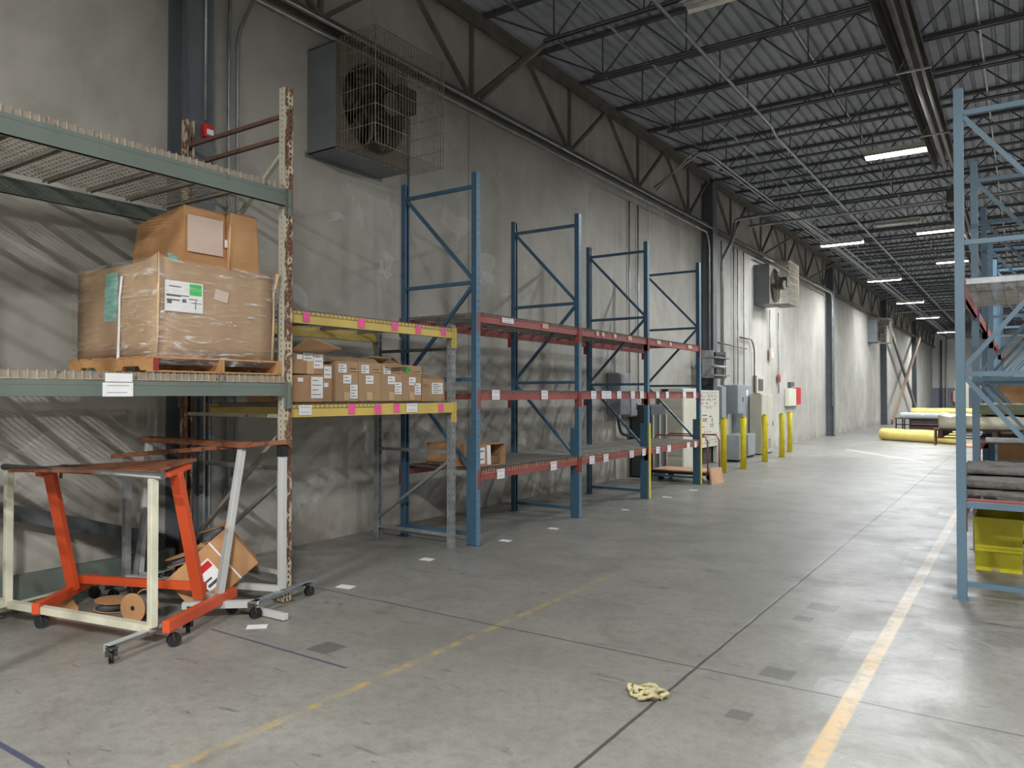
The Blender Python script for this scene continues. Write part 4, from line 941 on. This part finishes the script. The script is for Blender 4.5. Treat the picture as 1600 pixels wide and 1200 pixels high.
# ================================================================== WALL FANS
def fan(y0, label, blades_vis=True, sz=1.15, z0=4.33):
    xw, xf = -6.6, -6.15; y1 = y0 + sz; z1 = z0 + sz + .02; yc, zc = (y0+y1)/2, (z0+z1)/2; R = sz*.43
    r = thing('wall_fan', label, 'exhaust fan', (xw, yc, z0), 'caged wall fans')
    m = MB()
    m.box(xw, xf, y0, y0 + .01, z0, z1); m.box(xw, xf, y1 - .01, y1, z0, z1); m.box(xw, xf, y0, y1, z0, z0 + .01); m.box(xw, xf, y0, y1, z1 - .01, z1)
    m.box(xw - 0, xw + .01, y0 - .03, y1 + .03, z0 - .03, z0 + .03)
    build('housing', m, M['fanhouse'], r)
    m = MB(); n = 40     # front sheet with a round opening
    for i in range(n):
        a0, a1 = 2*math.pi*i/n, 2*math.pi*(i+1)/n
        def sq(a):
            c, s = math.cos(a), math.sin(a); k = (sz/2 - .008) / max(abs(c), abs(s)); return (xf, yc + c*k, zc + s*k)
        def ci(a, dx=0, rr=R): return (xf - dx, yc + math.cos(a)*rr, zc + math.sin(a)*rr)
        m.face([sq(a0), sq(a1), ci(a1), ci(a0)]); m.face([ci(a0), ci(a1), ci(a1, -.03), ci(a0, -.03)]); m.face([ci(a0), ci(a1), ci(a1, .16), ci(a0, .16)])
    build('orifice_panel', m, M['fanface'], r)
    build('back_shutter', MB().box(xw + .011, xw + .02, y0 + .02, y1 - .02, z0 + .02, z1 - .02), M['dark'], r)
    for k in range(5):
        a = 2*math.pi*k/5 + .4; m = MB(); d = V((0, math.cos(a), math.sin(a))); t = V((0, -math.sin(a), math.cos(a))); c = V((xf - .10, yc, zc)); N_ = 4
        for j in range(N_):
            r0 = .09 + (R-.12)*j/N_; r1 = .09 + (R-.12)*(j+1)/N_; w0 = .09 + .05*j/N_; w1 = .09 + .05*(j+1)/N_
            m.face([c + d*r0 - t*w0 + V((.05,0,0)), c + d*r1 - t*w1 + V((.04,0,0)), c + d*r1 + t*w1 - V((.04,0,0)), c + d*r0 + t*w0 - V((.05,0,0))], 0, True)
        build('blade', m, M['blade'], r, solid=.004)
    build('hub', MB().tube([(xf - .16, yc, zc), (xf - .02, yc, zc)], .10, 20), M['motor'], r)
    m = MB()
    for s in (-1, 1):
        m.tube([(xf - .02, yc + s*.13, zc - R), (xf + .10, yc + s*.13, zc - R*.75), (xf + .12, yc + s*.13, zc + R*.75), (xf - .02, yc + s*.13, zc + R)], .018, 8)
        m.tube([(xf + .11, yc + s*.13, zc + s*.12), (xf + .11, yc - s*.13, zc + s*.12)], .016, 8)
    build('motor_frame', m, M['motor'], r)
    mo = build('motor', MB().tube([(xf - .02, yc, zc), (xf + .02, yc, zc), (xf + .03, yc, zc), (xf + .30, yc, zc)], [.05, .08, .13, .13], 20), M['motor'], r)
    m = MB()
    for i in range(16): m.box(xf + .05, xf + .28, yc - .15, yc + .15, zc - .12 + i*.016, zc - .116 + i*.016)
    build('cooling_fin', m, M['blade'], mo)
    build('drive_box', MB().box(xf + .12, xf + .34, yc + .10, yc + .36, zc - .02, zc + .26), M['blade'], r, bev=.01)
    # wire cage
    m = MB(); xc1 = -5.60; cz0, cz1 = z0 - .03, z1 + .04; cy0, cy1 = y0 + .05, y1 + .02; w = .0022
    ny = int((cy1-cy0)/.045)
    for i in range(ny + 1):
        y = cy0 + (cy1-cy0)*i/ny; m.box(xc1 - w, xc1 + w, y - w, y + w, cz0, cz1)
        for zz in (cz0, cz1): m.box(xf, xc1, y - w, y + w, zz - w, zz + w)
    for i in range(1, 12):
        x = xf + (xc1-xf)*i/12
        for y in (cy0, cy1): m.box(x - w, x + w, y - w, y + w, cz0, cz1)
    for z in [cz0 + (cz1-cz0)*i/6 for i in range(7)]:
        m.box(xc1 - w*1.4, xc1 + w*1.4, cy0, cy1, z - w*1.4, z + w*1.4)
        for y in (cy0, cy1): m.box(xf, xc1, y - w*1.4, y + w*1.4, z - w*1.4, z + w*1.4)
    for (x, y) in ((xc1, cy0), (xc1, cy1)): m.box(x - .005, x + .005, y - .005, y + .005, cz0, cz1)
    build('wire_cage', m, M['wire'], r)
    return r
fan(5.66, 'large dusty caged wall fan high on the left wall above the old and yellow racks')
fan(22.5, 'caged wall fan high on the wall right of the second column')
fan(42.1, 'small distant caged wall fan beside the crossed brace')
# ================================================================== WALL EQUIPMENT
def enclosure(name, label, cat, x0, x1, y0, y1, z0, z1, mat, doors=1, front='x', handle=True, group=None, vents=0, base=0):
    r = thing(name, label, cat, ((x0+x1)/2, (y0+y1)/2, z0), group)
    build('body', MB().box(x0, x1, y0, y1, z0 + base, z1), M[mat], r, bev=.006)
    if base: build('plinth', MB().box(x0 + .02, x1 - .03, y0 + .03, y1 - .03, z0, z0 + base), M['dark'], r)
    for d in range(doors):
        a = y0 + .02 + (y1-y0-.04)*d/doors; b = y0 + .02 + (y1-y0-.04)*(d+1)/doors - .006
        dd = build('door', MB().box(x1 + .001, x1 + .014, a, b, z0 + base + .02, z1 - .02), M[mat], r, bev=.003)
        if handle:
            build('handle', MB().box(x1 + .014, x1 + .03, b - .05, b - .03, (z0+z1)/2 - .06, (z0+z1)/2 + .06), M['motor'], dd)
        if vents:
            m = MB()
            for i in range(vents): m.box(x1 + .014, x1 + .017, a + .06, a + (b-a)*.55, z0 + .15 + i*.06, z0 + .17 + i*.06)
            build('vent', m, M['motor'], dd)
    return r
enclosure('disconnect_box', 'grey electrical disconnect box on the wall behind the last bays of the blue rack', 'electrical box', -6.59, -6.33, 12.95, 13.42, 1.27, 2.07, 'panel')
enclosure('disconnect_box', 'small grey switch box just right of the larger disconnect box behind the blue rack', 'electrical box', -6.59, -6.42, 13.62, 13.95, 1.22, 1.62, 'panel')
enclosure('compressor_cabinet', 'dark grey machine cabinet against the wall behind the last rack bay', 'cabinet', -6.55, -6.15, 13.95, 14.7, .02, 1.45, 'panel_d', handle=False)
for yy, lb in ((14.0, 'left'), (14.33, 'middle'), (14.66, 'right')):
    o = build('support_post', MB().box(-6.13, -6.10, yy, yy + .03, 0, 1.25), M['cab'], loc=(-6.12, yy, 0)); tag(o, lb + ' one of three thin pale posts before the dark grey machine cabinet', 'post', 'thin pale posts')
r = enclosure('control_cabinet', 'tall off-white control cabinet behind the platform cart', 'cabinet', -6.5, -5.98, 15.25, 16.25, .0, 1.79, 'cab', doors=1, base=.05)
build('black_plate', MB().box(-6.45, -6.30, 15.245, 15.249, 1.68, 1.77), M['black'], r)
# white process board on legs
r = thing('equipment_board', 'wide white panel on two legs covered with rows of small printed marks', 'panel', (-6.4, 18, 0))
XB_ = -6.18
m = MB().box(XB_ - .05, XB_, 16.75, 18.15, .42, 1.76); random.seed(3)
for (z, n, w) in ((1.70, 9, .05), (1.64, 5, .12), (1.60, 9, .06), (1.54, 3, .30), (1.50, 12, .03), (1.45, 4, .22), (1.38, 10, .05), (1.34, 6, .13), (.95, 2, .3), (.9, 2, .25), (.78, 6, .1), (.72, 10, .06), (.66, 4, .2), (.58, 8, .08), (.52, 5, .15)):
    for i in range(n):
        y = 16.85 + 1.2*(i + .1)/n
        if random.random() < .85: m.box(XB_, XB_ + .003, y, y + w*.85, z - .008, z + .008, 1)
build('panel', m, [M['cab'], M['ink']], r)
m = MB(); m.box(XB_, XB_ + .006, 17.0, 17.3, 1.16, 1.18); m.box(XB_, XB_ + .006, 17.0, 17.3, 1.08, 1.10); m.box(XB_, XB_ + .006, 17.45, 17.6, 1.13, 1.15); m.box(XB_, XB_ + .006, 17.62, 17.65, 1.0, 1.10); build('switch_row', m, M['ink'], r)
build('warning_strip', MB().box(XB_, XB_ + .005, 17.0, 17.28, 1.03, 1.055), M['orange'], r)
for y in (16.80, 18.05): build('leg', MB().box(XB_ - .12, XB_ - .02, y, y + .07, 0, .5), M['cab'], r)
build('motor_unit', MB().box(XB_ - .35, XB_ - .13, 17.4, 17.95, .0, .38), M['panel_d'], r, bev=.02)
# column shelf with devices
r = thing('equipment_shelf', 'dark bracket shelf with electronics and pipes on the second column', 'shelf', (-6.2, 17.6, 2.1))
build('shelf', MB().box(-6.299, -5.95, 17.2, 18.3, 2.52, 2.55), M['support'], r)
build('shelf', MB().box(-6.299, -5.95, 17.2, 18.3, 2.10, 2.13), M['support'], r)
for y in (17.22, 18.12): build('bracket', MB().box(-6.27, -6.0, y, y + .03, 2.05, 2.7), M['galv'], r)
m = MB(); m.tube([(-5.97, 16.95, 2.32), (-5.97, 18.05, 2.32)], .03, 10); m.tube([(-5.97, 17.9, 2.0), (-5.97, 17.9, 2.6)], .02, 8); build('pipe', m, M['conduit'], r)
o = build('electronics_box', MB().box(-6.25, -6.0, 17.4, 17.9, 2.555, 2.66), M['black'], loc=(-6.1, 17.6, 2.555), bev=.02); tag(o, 'black device on top of the bracket shelf at the second column', 'device')
o = build('electronics_box', MB().box(-6.25, -6.0, 17.45, 17.85, 2.135, 2.28), M['motor'], loc=(-6.1, 17.6, 2.135), bev=.01); tag(o, 'dark device on the lower board of the bracket shelf at the second column', 'device')
enclosure('electrical_panel', 'tall grey electrical panel with an open dark slot, left of the grey enclosures', 'electrical box', -6.59, -6.33, 18.75, 19.12, .95, 1.86, 'panel', handle=False)
o = build('wire_trough', MB().box(-6.6, -6.42, 19.20, 19.42, .9, 1.86), M['dark'], loc=(-6.5, 19.3, .9)); tag(o, 'black open wiring trough between two grey enclosures', 'wiring trough')
enclosure('electrical_panel', 'projecting grey electrical box, middle of the row by the bollards', 'electrical box', -6.59, -6.2, 19.62, 20.12, 1.15, 1.91, 'panel')
enclosure('electrical_panel', 'tall grey electrical cabinet with a white tag, beside the beige cabinet', 'electrical box', -6.59, -6.32, 20.45, 21.25, .15, 1.92, 'panel', doors=1)
o = build('panel_tag', MB().box(-6.305, -6.302, 20.75, 20.9, 1.62, 1.78), M['white'], loc=(-6.3, 20.8, 1.7)); tag(o, 'white paper tag on the tall grey electrical cabinet', 'paper tag')
enclosure('transformer', 'squat grey floor transformer behind the second bollard', 'transformer', -6.2, -5.80, 18.42, 18.80, .0, .66, 'panel', base=.05, handle=False, vents=0)
enclosure('transformer', 'squat grey floor transformer half hidden by the third bollard', 'transformer', -6.45, -5.98, 19.75, 20.45, .0, .62, 'panel', base=.05, handle=False)
enclosure('control_cabinet', 'tall beige two-door cabinet with vents behind the fourth bollard', 'cabinet', -6.28, -5.96, 20.95, 22.1, 0, 1.67, 'cab2', doors=2, vents=5, base=.03)
r = thing('wall_box', 'small open wall box with dark breakers above the beige cabinet', 'electrical box', (-6.55, 22.9, 1.95))
build('frame', MB().box(-6.6, -6.48, 22.35, 23.1, 1.7, 2.22), M['cab2'], r, bev=.005); build('breakers', MB().box(-6.478, -6.465, 22.5, 22.95, 1.78, 2.12), M['panel_d'], r)
r = thing('fire_alarm_box', 'white wall box with a bright red side panel, right of the bollards', 'alarm box', (-6.5, 26.5, 1.3))
build('body', MB().box(-6.59, -6.46, 25.9, 26.9, 1.28, 1.87), M['cab'], r, bev=.005); build('side_panel', MB().box(-6.59, -6.44, 26.92, 27.45, 1.32, 1.90), M['redplastic'], r, label='bright red panel')
build('device', MB().box(-6.6, -6.5, 26.3, 26.8, 1.93, 2.08), M['panel_d'], r)
for (x, y, z, w, h, mm, lb, cat, nm) in ((-6.5, 24.0, 2.93, .28, .34, 'paleboard', 'pale pink horn box on the wall under the second fan', 'alarm horn', 'alarm_horn'), (-6.52, 24.95, 2.18, .2, .24, 'red', 'small dull red pull box on a conduit right of the beige cabinet', 'alarm pull', 'alarm_box'),
                                     (-6.26, 4.20, 4.10, .10, .12, 'redplastic', 'bright red alarm box on the nearest steel column', 'alarm box', 'alarm_box')):
    r = thing(nm, lb, cat, (x, y, z - h/2)); build('body', MB().box(x - .04, x + .02, y - w/2, y + w/2, z - h/2, z + h/2), M[mm], r, bev=.008)
    build('cover', MB().box(x + .02, x + .035, y - w*.3, y + w*.35, z - h*.35, z + h*.1), M['white' if mm != 'red' else 'red'], r, bev=.004)
r = thing('outlet_box', 'small grey junction box on the wall conduits behind the leaning white cart post', 'electrical box', (-6.5, 4.66, .74)); build('body', MB().box(-6.56, -6.49, 4.60, 4.74, .72, .84), M['panel'], r, bev=.006)
build('cover_plate', MB().box(-6.489, -6.486, 4.615, 4.725, .735, .825), M['galv'], r)
r = thing('light_switch', 'small pale switch on the nearest column seen through the old rack', 'switch', (-6.28, 4.27, 1.2)); build('plate', MB().box(-6.3, -6.28, 4.20, 4.30, 1.17, 1.28), M['panel'], r); build('toggle', MB().box(-6.28, -6.272, 4.24, 4.26, 1.20, 1.24), M['dark'], r)

# ================================================================== BOLLARDS
def bollard(x, y, lb, h=1.17, rad=.075):
    r = thing('bollard', lb, 'bollard', (x, y, 0), 'yellow safety bollards')
    m = MB(); m.tube([(x, y, 0), (x, y, h - .05), (x, y, h - .02), (x, y, h), (x, y, h + .006)], [rad, rad, rad*.85, rad*.5, .01], 20); build('post', m, M['yellow2'], r)
    build('base_ring', MB().tube([(x, y, 0), (x, y, .012)], rad + .02, 20), M['yellow2'], r)
bollard(-5.31, 15.87, 'yellow bollard in front of the white panel on legs')
bollard(-5.22, 16.95, 'yellow bollard between the two squat transformers'); bollard(-5.33, 19.04, 'yellow bollard in front of the beige cabinet')
bollard(-5.34, 20.67, 'yellow bollard right of the beige cabinet, left one of a close pair'); bollard(-5.63, 22.65, 'yellow bollard right of the beige cabinet, right one of a close pair')

# ================================================================== PLATFORM CART
r = thing('platform_cart', 'low platform cart with plywood deck and red tube handles behind the last blue bay', 'cart', (-5.4, 13.95, 0))
CX0, CX1, CY0, CY1 = -5.98, -4.90, 13.60, 14.30
build('deck', MB().box(CX0, CX1, CY0, CY1, .20, .225), M['ply'], r, bev=.004); build('frame', MB().box(CX0 - .01, CX1 + .01, CY0 - .01, CY1 + .01, .15, .198), M['black'], r)
for x in (CX0 + .15, CX1 - .15):
    for y in (CY0 + .1, CY1 - .1): caster(r, x, y, .15, .06, 0, 'black')
for y in (CY0 + .03, CY1 - .03):
    m = MB(); P_ = [(CX0 + .03, y, .2), (CX0 + .03, y, .78), (CX0 + .12, y, .88), (CX1 - .12 + .1, y, .88), (CX1 + .04, y, .78), (CX1 + .04, y, .17)]; m.tube(P_, .016, 10); build('handle', m, M['red'], r, label='dark red tube handle')
m = MB(); m.hexa([(-4.80, 13.60, 0), (-4.77, 13.60, 0), (-4.71, 14.1, 0), (-4.74, 14.1, 0), (-4.83, 13.60, .3), (-4.80, 13.60, .3), (-4.76, 14.1, .28), (-4.79, 14.1, .28)])
o = build('plywood_offcut', m, M['ply'], loc=(-4.77, 13.85, 0)); tag(o, 'upright plywood offcut at the right end of the platform cart', 'plywood')

# ================================================================== RIGHT RACK GOODS
r = thing('storage_tote', 'bright yellow plastic tote on the floor under the right rack', 'tote', (-.2, 8.7, 0))
m = MB(); x0, x1, y0, y1, h = -.40, -.02, 8.38, 9.0, .50
for q in ([(x0+.01,y0+.01,0),(x1-.01,y0+.01,0),(x1-.01,y1-.01,0),(x0+.01,y1-.01,0)], [(x0+.01,y0+.01,0),(x1-.01,y0+.01,0),(x1,y0,h),(x0,y0,h)], [(x1-.01,y0+.01,0),(x1-.01,y1-.01,0),(x1,y1,h),(x1,y0,h)], [(x1-.01,y1-.01,0),(x0+.01,y1-.01,0),(x0,y1,h),(x1,y1,h)], [(x0+.01,y1-.01,0),(x0+.01,y0+.01,0),(x0,y0,h),(x0,y1,h)]): m.face(q)
build('body', m, M['yellowtote'], r, solid=.008)
m = MB(); m.box(x0-.01, x1+.01, y0-.012, y0, h-.04, h); m.box(x1, x1+.012, y0, y1, h-.04, h); m.box(x0-.012, x0, y0, y1, h-.04, h); m.box(x0, x1, y1, y1+.012, h-.04, h); build('rim', m, M['yellowtote'], r)
build('latch', MB().box(-.26, -.20, y0-.004, y0+.012, .01, .035), M['tape'], r)
def slab(name, label, cat, x0, x1, y0, y1, z0, z1, mat, group=None, wob=.02, n=10, skew=0):
    m = MB(); rr = random.Random(hash(label) % 1000 if False else len(label)*7 + int(z0*100)); 
    top = [[(x0 + (x1-x0)*i/n + rr.uniform(-wob, wob)*.4, y0 + (y1-y0)*j/n + rr.uniform(-wob, wob)*.4 + skew*i/n, z1 + rr.uniform(-wob, wob)*.5) for j in range(n+1)] for i in range(n+1)]
    bot = [[(x0 + (x1-x0)*i/n, y0 + (y1-y0)*j/n + skew*i/n, z0) for j in range(n+1)] for i in range(n+1)]
    for i in range(n):
        for j in range(n):
            m.face([top[i][j], top[i+1][j], top[i+1][j+1], top[i][j+1]], 0, True); m.face([bot[i][j], bot[i][j+1], bot[i+1][j+1], bot[i+1][j]], 0, True)
        m.face([bot[i][0], bot[i+1][0], top[i+1][0], top[i][0]], 0, True); m.face([bot[i+1][n], bot[i][n], top[i][n], top[i+1][n]], 0, True)
        m.face([bot[0][i+1], bot[0][i], top[0][i], top[0][i+1]], 0, True); m.face([bot[n][i], bot[n][i+1], top[n][i+1], top[n][i]], 0, True)
    o = build(name, m, M[mat], loc=((x0+x1)/2, (y0+y1)/2, z0)); tag(o, label, cat, group); return o
g = 'folded grey mats on the right rack'
slab('folded_mat', 'lowest dark grey mat on the near shelf of the right rack', 'mat', -.46, .34, 7.32, 9.3, .815, .845, 'mat', g, .012)
slab('folded_mat', 'middle grey mat of the pile on the near shelf of the right rack', 'mat', -.45, .33, 7.55, 9.35, .860, .905, 'mat', g, .014)
slab('folded_mat', 'top grey mat of the pile, its edge drooping over the right rack upright', 'mat', -.50, .32, 8.2, 9.38, .920, .955, 'mat', g, .014)
r = thing('wooden_pallet', 'dark wooden pallet under the wrapped foam block, sticking out of the right rack', 'pallet', (-.2, 10.9, 1.16))
for x in (-.84, -.3, .26): build('stringer', MB().box(x, x + .05, 10.1, 11.6, 1.155, 1.235), M['plydark'], r)
for i in range(8): build('deck_board', MB().box(-.86, .33, 10.1 + i*.2, 10.22 + i*.2, 1.237, 1.252), M['plydark'], r)
for i in range(3): build('bottom_board', MB().box(-.86, .33, 10.1 + i*.7, 10.2 + i*.7, 1.143, 1.154), M['plydark'], r)
o = build('cardboard_corner', MB().box(-.875, -.862, 10.08, 10.3, 1.06, 1.26), M['box2'], loc=(-.87, 10.2, 1.06)); tag(o, 'small brown board end hanging at the left corner of the dark pallet', 'cardboard')
slab('foam_block', 'big pale film-wrapped foam block on the dark pallet in the right rack', 'foam block', -.83, .32, 10.12, 11.5, 1.258, 1.40, 'foamG', None, .03)
slab('foam_pad', 'olive green pad lying on the wrapped foam block', 'foam pad', -.44, .33, 10.2, 11.4, 1.425, 1.54, 'greenpad', None, .02)
# big brown boards deeper in the rack
o = build('large_carton', MB().box(-.36, .36, 14.4, 15.8, 1.17, 1.86), M['box2'], loc=(0, 15, 1.17), bev=.01); tag(o, 'large brown carton deep inside the right rack behind the blue braces', 'cardboard box')
o = build('large_carton', MB().box(-.30, .36, 12.1, 13.6, .46, 1.0), M['box2'], loc=(0, 12.8, .46), bev=.01); tag(o, 'brown carton on the low table frame beyond the near bays of the right rack', 'cardboard box')
r = thing('work_table', 'dark steel low table frame with a plywood top under the right rack', 'table', (-.1, 12.6, 0))
build('tabletop', MB().box(-.78, .5, 11.95, 13.7, .435, .455), M['ply'], r)
for x in (-.40, .45):
    for y in (12.0, 13.62): build('leg', MB().box(x, x + .04, y, y + .04, 0, .435), M['black'], r)
build('frame', MB().box(-.70, .49, 11.97, 12.01, .385, .43), M['black'], r)
build('frame', MB().box(-.40, .49, 13.62, 13.66, .385, .43), M['black'], r)
o = build('shelf_bundle', MB().box(-.35, .34, 9.65, 9.95, 1.146, 1.18), M['galv'], loc=(0, 9.8, 1.146)); tag(o, 'flat grey strip lying on the second bay of the right rack', 'metal strip')

# ================================================================== FAR END OF THE HALL
def roll(label, p, q, rad, mat, squash=1.0):
    m = MB(); n = 24; p = V(p); q = V(q); d = (q-p).normalized(); s = V((-d.y, d.x, 0)); segs = 7; rings = []
    for i in range(segs + 1):
        c = p.lerp(q, i/segs); k = 1 + .04*math.sin(i*2.1)
        rings.append([c + s*math.cos(2*math.pi*t/n)*rad*k + V((0,0,1))*(rad*squash*(1 + math.sin(2*math.pi*t/n)*k)) for t in range(n)])
    for i in range(segs):
        for t in range(n): m.face([rings[i][t], rings[i][(t+1) % n], rings[i+1][(t+1) % n], rings[i+1][t]], 0, True)
    m.face(rings[0][::-1]); m.face(rings[-1]); o = build('foam_roll', m, M[mat], loc=tuple(p)); return o
o = roll('', (-4.3, 30.6, 0), (-1.7, 29.0, 0), .24, 'foamY', .9); tag(o, 'big pale yellow foam roll lying on the floor at the far end of the aisle', 'foam roll')
r = thing('work_table', 'dark steel table at the far end holding dark boards, white and yellow foam', 'table', (-3.5, 39.5, 0))
build('tabletop', MB().box(-5.0, -2.0, 39.0, 41.4, .54, .58), M['panel_d'], r)
for x in (-4.95, -4.6, -2.05):
    for y in (39.02, 41.3): build('leg', MB().box(x, x + .05, y, y + .05, 0, .54), M['black'], r)
build('lower_rail', MB().box(-4.95, -2.0, 39.02, 39.06, .26, .30), M['black'], r)
slab('foam_sheet', 'pile of white foam sheets on the far table', 'foam', -4.8, -2.9, 39.2, 40.6, .585, .80, 'foamW', None, .05)
o = roll('', (-4.5, 40.95, .585), (-1.9, 40.95, .585), .26, 'foamY', .85); tag(o, 'pale yellow foam roll on the far table behind the white sheets', 'foam roll')
o = build('board_stack', MB().box(-4.4, -1.8, 39.12, 40.6, .0, .25), M['plydark'], loc=(-3.1, 40, 0), bev=.02); tag(o, 'lower stack of dark brown boards under the far table', 'boards')
o = build('board_stack', MB().box(-4.4, -1.8, 39.12, 40.6, .31, .52), M['plydark'], loc=(-3.1, 40, .31), bev=.02); tag(o, 'upper stack of dark brown boards under the far table', 'boards')
o = build('board_stack', MB().box(-1.7, 3.0, 27.5, 28.7, .0, .06), M['ply'], loc=(0, 28, 0)); tag(o, 'flat pale plywood sheets on the floor beyond the right rack', 'boards')
r = thing('yellow_post', 'tall yellow steel jib post far down the aisle', 'post', (-2.66, 43.0, 0)); build('column', MB().box(-2.80, -2.55, 42.9, 43.1, 0, 2.4), M['yellow2'], r); build('base', MB().box(-2.95, -2.4, 42.8, 43.2, 0, .5), M['motor'], r)
o = build('white_post', MB().box(-2.42, -2.24, 42.9, 43.1, 0, 2.3), M['cab'], loc=(-2.3, 43, 0)); tag(o, 'white post just right of the yellow jib post', 'post')
r = thing('wall_notice', 'white notice board with a dark foot on the far wall, beside red strips', 'notice board', (-5, 74.9, 1.2)); build('board', MB().box(-5.05, -4.55, 74.93, 74.98, 1.05, 2.0), M['white'], r); build('foot', MB().box(-5.05, -4.55, 74.93, 74.98, .75, 1.04), M['panel_d'], r)
build('red_edge', MB().box(-5.15, -5.06, 74.93, 74.98, 1.0, 1.8), M['redplastic'], r)
o = build('far_pipe', MB().tube([(-5.9, 74.8, 0), (-5.9, 74.8, 6.4)], .07, 10), M['girder'], loc=(-5.9, 74.8, 0)); tag(o, 'dark vertical pipe on the far wall near the corner, left of a white one', 'pipe')
o = build('far_pipe', MB().tube([(-5.5, 74.8, 0), (-5.5, 74.8, 6.6)], .06, 10), M['cab'], loc=(-5.5, 74.8, 0)); tag(o, 'white vertical pipe on the far wall near the corner', 'pipe')
# distant machines right of the rack
for (x0, x1, y0, y1, h, mm, lb) in ((.9, 2.2, 33, 35, .9, 'cab', 'off-white machine beyond the right rack'), (-.6, .3, 46, 47, 1.1, 'box2', 'brown crate standing far beyond the right rack')):
    r = thing('machine' if mm == 'cab' else 'crate', lb, 'machine' if mm == 'cab' else 'crate', ((x0+x1)/2, (y0+y1)/2, 0)); build('body', MB().box(x0, x1, y0, y1, .1, h), M[mm], r, bev=.03); build('skid', MB().box(x0+.05, x1-.05, y0+.05, y1-.05, 0, .1), M['plydark'], r)

# ================================================================== FLOOR LITTER
def paper(x, y, w, h, a, lb, name='paper_tag'):
    m = MB(); c, s = math.cos(a), math.sin(a); P = [(x + c*u - s*v, y + s*u + c*v) for u, v in ((-w,-h),(w,-h),(w,h),(-w,h))]
    m.hexa([(*P[0], .0005), (*P[1], .0005), (*P[2], .0005), (*P[3], .0005), (P[0][0], P[0][1], .002), (P[1][0], P[1][1], .006), (P[2][0], P[2][1], .002), (P[3][0], P[3][1], .004)])
    o = build(name, m, M['white'], loc=(x, y, 0)); tag(o, lb, 'paper', 'white papers on the floor')
paper(-4.53, 3.45, .07, .045, .8, 'white paper scrap on the floor in front of the white square tube')
paper(-4.84, 4.59, .075, .05, .2, 'white paper tag on the floor right of the rusty upright')
paper(-4.97, 5.81, .065, .05, .1, 'white paper tag on the floor left of the galvanised upright foot'); paper(-4.87, 7.05, .065, .05, .1, 'white paper tag on the floor right of the first blue upright')
paper(-4.82, 8.02, .06, .045, .1, 'white paper tag on the floor between the first and second blue uprights')
paper(-4.78, 11.5, .07, .05, .1, 'white paper tag on the floor past the third blue upright', ); paper(-4.75, 12.6, .07, .05, .1, 'white paper tag on the floor before the last blue upright')
paper(-4.75, 9.9, .05, .04, .1, 'faint paper tag on the floor beyond the second blue upright')
# crumpled rag
random.seed(11); m = MB(); loops = []
for k in range(5):
    a0 = random.uniform(0, 6.28); pts = []; R_ = random.uniform(.035, .07)
    cx, cy = -1.72 + random.uniform(-.05, .05), 3.86 + random.uniform(-.05, .05)
    for t in range(15):
        a = a0 + t*.42; pts.append((cx + math.cos(a)*R_*(1 + .4*math.sin(3*a)), cy + math.sin(a)*R_*.8, .014 + .014*(1 + math.sin(2*a + k))))
    m.tube(pts, [.006 + .010*abs(math.sin(t*.9 + k)) for t in range(15)], 6)
o = build('rag', m, M['rag'], loc=(-1.72, 3.86, 0)); tag(o, 'crumpled pale yellow rag on the floor in the aisle', 'rag')
o = build('strap_clip', MB().tube([(-3.0, 3.83, .012), (-2.985, 3.845, .012)], .010, 8), M['black'], loc=(-3.0, 3.83, 0)) if False else None
